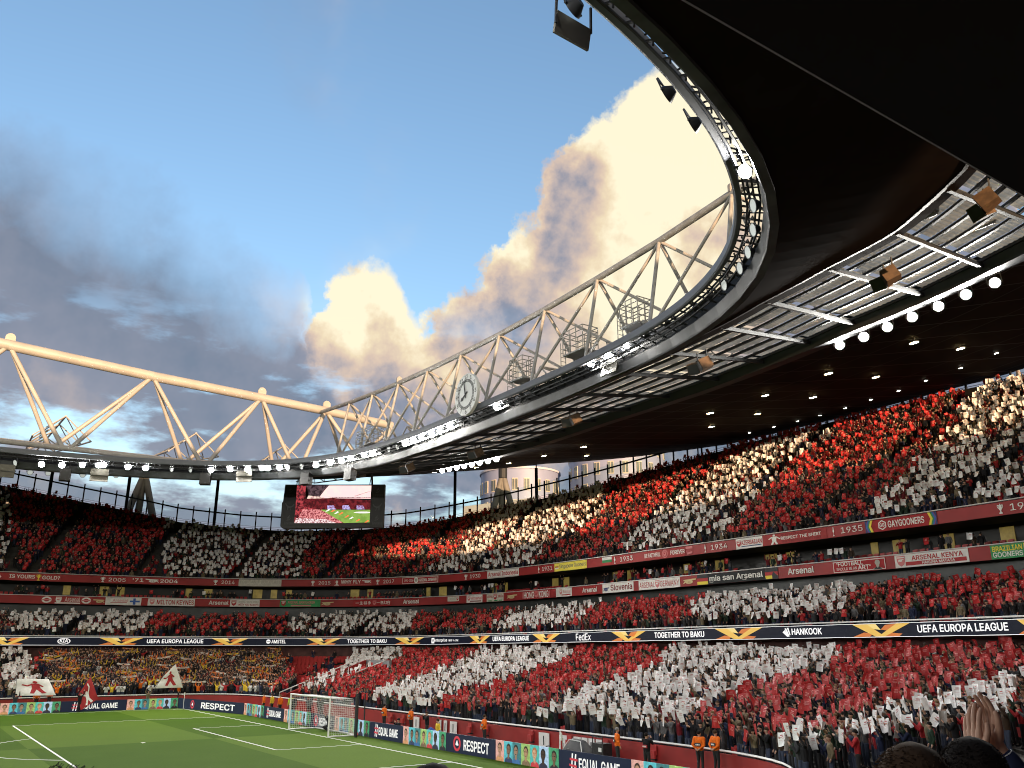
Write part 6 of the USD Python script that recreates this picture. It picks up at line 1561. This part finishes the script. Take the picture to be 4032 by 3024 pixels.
# box seats behind the banner fascia: mostly empty red seats, a few people
for row, (w, z) in enumerate(((-.62, 12.5), (-1.55, 12.85))):
    us, _ = along(lambda u: CLUB.at(u) + CLUB.frame(u)[2] * w, .45, 1.90, .62)
    q, _, nn = CLUB.frame(us)
    p = np.c_[q + nn * w, np.full(len(us), z)]
    for k in np.nonzero(in_view(p, 200))[0]:
        if (int(k / 9) % 5) == 4:
            continue
        yaw = math.atan2(nn[k, 1], nn[k, 0]) - math.pi / 2
        dense = fbm(np.array([[us[k] * 14, row, .3]]), 2)[0]
        if rng.random() < (.10 if dense < .52 else .55):
            how = "idle" if rng.random() < .75 else "face"
            people.append((p[k], yaw, VIX[how][rng.integers(len(VIX[how]))], 1.0, "box", row, us[k], "B", how))
            if how == "face":
                f = np.array([-math.sin(yaw), math.cos(yaw), 0])
                sheets.append((p[k] + f * .44 + [0, 0, 1.26], yaw, .1, rng.normal(0, .15), "white" if rng.random() < .5 else "red", int(rng.integers(4)), len(people) - 1))
        else:
            free.append((p[k], yaw, "box", row, us[k]))

def quat(m):
    return Gf.Quath(Gf.Matrix4d(*[*m[:3, 0], 0, *m[:3, 1], 0, *m[:3, 2], 0, 0, 0, 0, 1]).ExtractRotationQuat())
def rot(yaw, tilt=0.0, roll=0.0):
    cz, sz, cx, sx, cy, sy = math.cos(yaw), math.sin(yaw), math.cos(tilt), math.sin(tilt), math.cos(roll), math.sin(roll)
    m = np.eye(4)
    m[:3, :3] = np.array([[cz, -sz, 0], [sz, cz, 0], [0, 0, 1]]) @ np.array([[1, 0, 0], [0, cx, -sx], [0, sx, cx]]) @ np.array([[cy, 0, sy], [0, 1, 0], [-sy, 0, cy]])
    return m
def instancer(path, protos, ids, pos, mats, scales, label, cat):
    pi = UsdGeom.PointInstancer.Define(stage, path)
    pi.CreatePrototypesRel().SetTargets(protos)
    pi.CreateProtoIndicesAttr(Vt.IntArray.FromNumpy(np.array(ids, np.int32)))
    pi.CreatePositionsAttr(Vt.Vec3fArray.FromNumpy(np.array(pos, np.float32)))
    pi.CreateOrientationsAttr(Vt.QuathArray([quat(m) for m in mats]))
    pi.CreateScalesAttr(Vt.Vec3fArray.FromNumpy(np.repeat(np.array(scales, np.float32)[:, None], 3, 1)))
    tag(path, label, cat, kind="stuff")

def nearest(items, n, key=lambda it: it[0]):
    P = np.array([key(it) for it in items])
    d = np.linalg.norm(P - EYE, axis=1) + np.where(in_view(P + [0, 0, .9], -30), 0, 1e4)
    return set(np.argsort(d, kind="stable")[:n].tolist())
# where along a row, for the labels: places from the nearest thing on the ribbon board or the upper fascia
CHEV = [(.5 * (a + b), ["edge", "second-from-edge", "third-from-edge", "fourth-from-edge", "fifth-from-edge", "sixth-from-edge", "seventh-from-edge", "eighth-from-edge", "ninth-from-edge", "tenth-from-edge", "last"][min(k, 10)] + " gold chevron") for k, (w_, a, b) in enumerate([x for x in reversed(LED_ITEMS) if x[0] == "v"])]
MARKS = [(.5 * (a + b), {"GG": "GG badge", "AZERBAIJAN": "AZERBAIJAN banner", "FAITHFUL": "FAITHFUL banner", "flag": "striped flag", "Singapore": "yellow banner", "RESPECT": "player-figure banner", "Indonesia": "indonesia banner", "DENMARK": "white-framed banner", "beige": "beige banner"}[w_]) for w_, a, b in UP_ITEMS if w_ in ("GG", "AZERBAIJAN", "FAITHFUL", "flag", "Singapore", "RESPECT", "Indonesia", "DENMARK", "beige")]
def sector(u, tier):
    marks, ring = (MARKS, UPPER) if tier == "upper" else (CHEV, LED)
    c, name = min(marks, key=lambda m: abs(m[0] - u))
    d = int(round((c - u) * ring.len / .55))
    return f"level with the {name}" if d == 0 else f"{ordinal(abs(d) - 1)} place {'outward' if d > 0 else 'goalward'} of {name}"
TIER_N = {"lower": "lower", "club": "club", "upper": "upper", "box": "box"}
seen = nearest(people, INDIVIDUALS)
for vi, v in enumerate(ALLV):
    k = kit(f"spectator_{vi:02d}")
    f_ = fig(arms=v[1], seg=6, girth=v[2], hair=v[3])
    dress(k, f_, SKIN[v[4]], CLOTH_M[v[0]], jeans if v[6] else dark_trouser, HAIR[v[5]])
def place(pos, yaw, sc=1.0, tilt=0.0, roll=0.0):
    m = rot(yaw, tilt, roll); m[:3, :3] *= sc; m[:3, 3] = pos
    return m
DOES = {"overhead": "raising a sheet", "face": "behind a sheet", "down": "standing", "clap": "clapping", "raised": "arms raised", "wide": "arms spread"}
for j in sorted(seen):
    pos, yaw, ix, sc, tier, row, u, kind, how = people[j]
    v = ALLV[ix]
    hair_ = {"bald": "bald ", "cap": "capped ", "long": "long-haired ", "short": ""}[v[3]]
    copy_of(f"/World/Kit/spectator_{ix:02d}", "spectator", f"{v[0]}-clad spectator {DOES[v[1]]}, {ordinal(row)} {TIER_N[tier]} row, {sector(u, tier)}", "person", "spectators standing in the end stand", matrix=place(pos, yaw, sc))
UsdGeom.Xform.Define(stage, "/World/crowd")
protos = []
for vi, v in enumerate(ALLV):
    path = f"/World/crowd_far/person_{vi:02d}"
    paint_mesh(path, pieces_of(v), crowd_mat); protos.append(path)
stage.RemovePrim("/World/crowd")
rest = [p for j, p in enumerate(people) if j not in seen]
instancer("/World/crowd_far", protos, [p[2] for p in rest], [p[0] for p in rest], [rot(p[1]) for p in rest], [p[3] for p in rest], "thousands of standing spectators filling the tiers further away", "crowd")

for kind in ("white", "red"):
    mine = [s for s in sheets if s[4] == kind]
    near = nearest(mine, INDIVIDUALS)
    base_m = mat("sheet_white", (.80, .80, .79), .7, vary=.03, scale=9) if kind == "white" else mat("sheet_red", (.44, .022, .024), .5, vary=.12, scale=6, coat=.12)
    tint_m = mat("sheet_white_print", (.45, .10, .10), .7) if kind == "white" else mat("sheet_red_print", (.72, .30, .28), .5)
    for k in range(4):
        kp = kit(f"{kind}_sheet_{k}")
        a, b = sheet_pieces(kind, k)
        part(kp, "paper", a[0][0], base_m)
        part(kp, "print", join([g for g, _ in b]), tint_m, kind="stuff")
    for j in sorted(near):
        pos, yaw, tilt, roll, _, k, own = mine[j]
        o = people[own]
        how = "overhead" if o[8] == "overhead" else "at face height"
        lean = "left-tilted" if roll < -.18 else "right-tilted" if roll > .18 else "upright"
        copy_of(f"/World/Kit/{kind}_sheet_{k}", f"{kind}_sheet", f"{lean} {kind} sheet {how}, {ordinal(o[5])} {TIER_N[o[4]]} row, {sector(o[6], o[4])}", "sheet", f"{kind} sheets held up by the crowd", matrix=place(pos, yaw, 1.0, tilt, roll))
    far = [s for j, s in enumerate(mine) if j not in near]
    protos = []
    for k in range(4):
        path = f"/World/{kind}_sheets_far/sheet_{k}"
        a, b = sheet_pieces(kind, k)
        paint_mesh(path, a + b, crowd_mat); protos.append(path)
    instancer(f"/World/{kind}_sheets_far", protos, [s[5] for s in far], [s[0] for s in far], [rot(s[1], s[2], s[3]) for s in far], [1.0] * len(far), f"{kind} printed sheets held up all over the tiers further away", "sheets")

# scarves of the visiting supporters
scarf_m = [mat(f"scarf_{n}", c, .9, vary=.2, scale=5) for n, c in (("orange", (.62, .17, .03)), ("yellow", (.66, .42, .05)), ("white", (.62, .6, .55)), ("dark", (.05, .04, .04)))]
for k in range(4):
    kp = kit(f"scarf_{k}")
    x = np.linspace(-.7, .7, 9)
    P = np.stack([np.stack([x, .02 * np.sin(x * 9 + k), -.06 * (1 - (x / .7) ** 2)], -1), np.stack([x, .02 * np.sin(x * 8), .17 - .05 * (1 - (x / .7) ** 2)], -1)], 1)
    part(kp, "cloth", slab(P, np.array([0, .012, 0])), scarf_m[k])
    part(kp, "stripe", slab(P[2:7] * [1, 1, .3] + [0, .016, .04], np.array([0, .004, 0])), scarf_m[(k + 2) % 4])
    part(kp, "fringe", join([bar((sx * (.70 + .0), .01, .02 + .035 * i), (sx * .78, .01, .01 + .035 * i), .015) for sx in (-1, 1) for i in range(4)]), scarf_m[k], kind="stuff")
away = [p for p in people if p[7] == "F"]
ra = np.random.default_rng(5)
for n_, j in enumerate(ra.choice(len(away), 64, replace=False)):
    p = away[j]
    k = (0, 0, 1, 2, 2, 3)[n_ % 6]
    cname = ("orange", "yellow", "white", "dark")[k]
    lean = ra.normal(0, .16)
    copy_of(f"/World/Kit/scarf_{k}", "scarf", f"{'sloping' if abs(lean) > .15 else 'level'} {cname} scarf, {ordinal(p[5])} visitors' row, {sector(p[6], 'lower')}", "scarf", "scarves held by the visiting supporters", matrix=place(p[0] + [0, 0, 1.78], p[1], 1.0, 0, lean))

# seats: red, folded up
def seat_parts():
    back = slab(np.array([[[-.22, -.16, .36], [-.21, -.20, .78]], [[0, -.19, .36], [0, -.23, .80]], [[.22, -.16, .36], [.21, -.20, .78]]]), np.array([0, -.03, 0]))
    pan = slab(np.array([[[-.21, -.10, .38], [-.20, -.07, .74]], [[.21, -.10, .38], [.20, -.07, .74]]]), np.array([0, .05, 0]))
    return back, pan, join([bar((-.15, -.15, 0), (-.15, -.13, .40), .05), bar((.15, -.15, 0), (.15, -.13, .40), .05)])
kp = kit("folded_seat")
bk, pn_, lg = seat_parts()
part(kp, "backrest", bk, seat_red); part(kp, "seat_pan", pn_, seat_red); part(kp, "bracket", lg, dark_steel, kind="stuff")
def seat_rank(f):
    return 0
fr = [f for f in free]
near = nearest(fr, INDIVIDUALS)
for j in sorted(near):
    pos, yaw, tier, row, u = fr[j]
    copy_of("/World/Kit/folded_seat", "stand_seat", f"empty red seat, {ordinal(row)} {TIER_N[tier]} row, {sector(u, tier)}", "seat", "empty red seats in the tiers", matrix=place(pos, yaw))
far = [f for j, f in enumerate(fr) if j not in near]
path = "/World/seats_far/seat"
paint_mesh(path, [(bk, (.40, .035, .035)), (pn_, (.40, .035, .035)), (lg, (.03, .03, .033))], crowd_mat)
instancer("/World/seats_far", [path], [0] * len(far), [f[0] for f in far], [rot(f[1]) for f in far], [1.0] * len(far), "empty red seats further away", "seats")

# ---------------------------------------------------------------- the people right in front
def smooth_body(bones, seg=18, length=.022, rounds=8):
    s = solid(bones, seg).refine_to_length(length)
    me = s.to_mesh()
    t = trimesh.Trimesh(me.vert_properties[:, :3], me.tri_verts, process=True)
    trimesh.smoothing.filter_taubin(t, lamb=.5, nu=.53, iterations=rounds)
    return t
def hand_bones(sx):
    """A hand about 0.19 m long: wrist at the origin, fingers up z, palm facing sx * x, thumb towards +y."""
    b = [((0, 0, -.02), .027, (0, .004, .03), .030)]
    knuck = [(.033, .088, .0098, .078), (.011, .094, .0100, .088), (-.012, .090, .0095, .082), (-.033, .080, .0085, .064)]
    for y, z, r, L in knuck:
        b.append(((0, y * .55, .015), .021, (0, y, z), .0125))
        k1, k2, k3 = np.array([0, y, z]), np.array([sx * .004, y * 1.12, z + L * .45]), np.array([sx * .012, y * 1.15, z + L * .78])
        tip = np.array([sx * .022, y * 1.15, z + L])
        b += [(k1, r * 1.12, k2, r), (k2, r, k3, r * .92), (k3, r * .92, tip, r * .80)]
    t0, t1, t2, t3 = np.array([0, .022, .018]), np.array([sx * .008, .050, .052]), np.array([sx * .014, .062, .085]), np.array([sx * .016, .062, .110])
    b += [(t0, .021, t1, .0145), (t1, .0135, t2, .0115), (t2, .0115, t3, .0095)]
    return [(np.array(p), r0, np.array(q), r1) for p, r0, q, r1 in b]
def strands(center, rad, n, length, r, seed, lift=.0, curl=.02, back=1.0):
    """Loose hair on a skull: short curved tubes."""
    g = np.random.default_rng(seed)
    out = []
    for _ in range(n):
        d = g.normal(size=3); d[2] = abs(d[2]) * 1.2 + lift; d /= np.linalg.norm(d)
        p = np.array(center) + d * rad
        s = g.normal(size=3); s -= d * (s @ d); s /= np.linalg.norm(s)
        pts = [p]
        for i in range(1, 5):
            q = i / 4
            pts.append(p + d * length * q * (.55 + .3 * g.random()) + s * length * q * .8 + np.array([math.sin(q * 5 + g.random()) * curl, math.cos(q * 5) * curl, -length * q * q * .35]))
        out.append(polytube(pts, r, 3))
    return join(out)
def near_person(x, y, ztop, face, label, hairc, clothc, seed, curly=False, arms="down", extra=None, skin=0):
    base = ztop - 1.785
    t = thing("person", label, "person", loc=(x, y, base), rz=face)
    f_ = fig(arms=arms, seg=16, legs="sit", hair="short")
    if extra is None:
        part(t, "body", f_["body"], SKIN[skin], smooth=60)
        part(t, "jacket", f_["jacket"], CLOTH_M[clothc], smooth=60)
    else:
        extra(t, f_)
    part(t, "trousers", f_["trousers"], dark_trouser, smooth=60); part(t, "shoes", f_["shoes"], leather, smooth=60)
    h = part(t, "hair", f_["hair"], HAIR[hairc], smooth=60)
    part(h, "strands", strands((0, .018, 1.685), .104, 420 if curly else 900, .075 if curly else .016, .0011, seed, curl=.030 if curly else .004), HAIR[hairc], kind="stuff")
    s = thing("stand_seat", f"red seat under the {label}"[:70].rsplit(" ", 1)[0], "seat", loc=(x, y, base), rz=face)
    part(s, "seat_pan", box((.42, .42, .06), (0, .04, .80)), seat_red); part(s, "backrest", box((.42, .06, .42), (0, -.22, 1.02)), seat_red); part(s, "bracket", box((.3, .06, .32), (0, -.18, .62)), dark_steel)
    return t

near_person(59.35, -24.55, 5.275, 1.35, "person with loose dark curly hair at the bottom left, head top only", 0, "black", 1, curly=True)
near_person(59.00, -24.20, 5.165, 1.45, "dark-haired person whose crown just shows right of the curly hair", 0, "charcoal", 2, curly=True)
near_person(59.45, -23.26, 5.175, 1.3, "person whose dark tousled crown shows at the bottom edge, left of centre", 0, "black", 3)
near_person(60.36, -22.20, 5.245, 1.2, "person with smooth dark brown hair at the bottom right, seen from behind", 1, "black", 4)
CLX, CLY, CLZ, CLR = 60.140, -21.489, 5.207, 1.25
WRIST = np.array([59.984, -21.119, 5.169])
def clapper(t, f_):
    base = CLZ - 1.785
    c, s = math.cos(CLR), math.sin(CLR)
    w = WRIST - [CLX, CLY, base]
    w = np.array([c * w[0] + s * w[1], -s * w[0] + c * w[1], w[2]])
    chest, neck, head = np.array([0, .02, 1.34]), np.array([0, .01, 1.50]), np.array([0, .03, 1.65])
    bones = [(neck - [0, 0, .06], .060, neck + [0, .01, .07], .055), (head + [0, -.008, .02], .094, head + [0, .012, -.055], .072), (head + [0, .09, -.005], .014, head + [0, .104, -.028], .015), (head + [-.04, .072, .0], .02, head + [.04, .072, .0], .02), (head + [-.022, .078, -.055], .014, head + [.022, .078, -.055], .014), (np.array([0, 0, .96]), .10, chest, .11), (chest, .11, neck, .06)]
    for sx in (-1, 1):
        bones.append((head + [sx * .090, -.005, .012], .014, head + [sx * .096, -.012, -.022], .011))
    sleeves = [(np.array([-.07, 0, .98]), .13, np.array([-.08, 0, 1.34]), .14), (np.array([.07, 0, .98]), .13, np.array([.08, 0, 1.34]), .14), (chest, .15, neck + [0, -.01, -.06], .09)]
    cuffs = []
    for sx in (1, -1):
        wr = w + [sx * .036, -.004 if sx > 0 else .02, 0 if sx > 0 else -.045]
        sh = np.array([sx * .20, .01, 1.44]); el = np.array([w[0] + sx * .13 + .03, w[1] - .06, w[2] - .25])
        tilt = np.array([-.10 if sx > 0 else .02, .06, 1.0]); tilt /= np.linalg.norm(tilt)
        m = look((0, 0, 0), (0, 1, 0), tilt)[:3, :3]
        for p, r0, q, r1 in hand_bones(-sx):
            p, q = p * [1, -1, 1], q * [1, -1, 1]
            bones.append((m @ p + wr, r0, m @ q + wr, r1))
        d = (wr - el) / np.linalg.norm(wr - el)
        bones += [(chest, .09, sh, .05), (sh, .05, el, .042), (el, .041, wr - d * .03, .027), (wr - d * .03, .027, wr + tilt * .01, .027)]
        stop = wr - d * (.075 if sx > 0 else .10)
        sleeves += [(neck - [0, 0, .07], .075, sh, .085), (sh, .084, el, .064), (el, .064, stop, .046)]
        cuffs.append((wr - d * .045, wr - d * .075, sx))
    part(t, "body", smooth_body(bones, 14, .010, 6), SKIN[0], smooth=True)
    part(t, "jacket", smooth_body(sleeves, 16, .03, 6), CLOTH_M["navy"], smooth=True)
    wt = part(t, "wristband", tube(cuffs[0][0], cuffs[0][1], .0345, 20), mat("wristband_silver", (.62, .64, .66), .3, metal=.6))
    d = (cuffs[0][1] - cuffs[0][0]) / np.linalg.norm(cuffs[0][1] - cuffs[0][0])
    for k in range(5):
        q = cuffs[0][0] + d * (.003 + .006 * k)
        part(wt, "link", tube(q - d * .0018, q + d * .0018, .0362, 20), CLOTH_M["white"])
    part(t, "cuff", tube(cuffs[0][1], cuffs[0][1] + d * .05, .041, 20, .048), mat("shirt_blue", (.10, .17, .33), .8, vary=.1))
near_person(CLX, CLY, CLZ, CLR, "man in navy clapping with both hands raised, silver wristband, bottom right", 0, "navy", 5, extra=clapper)
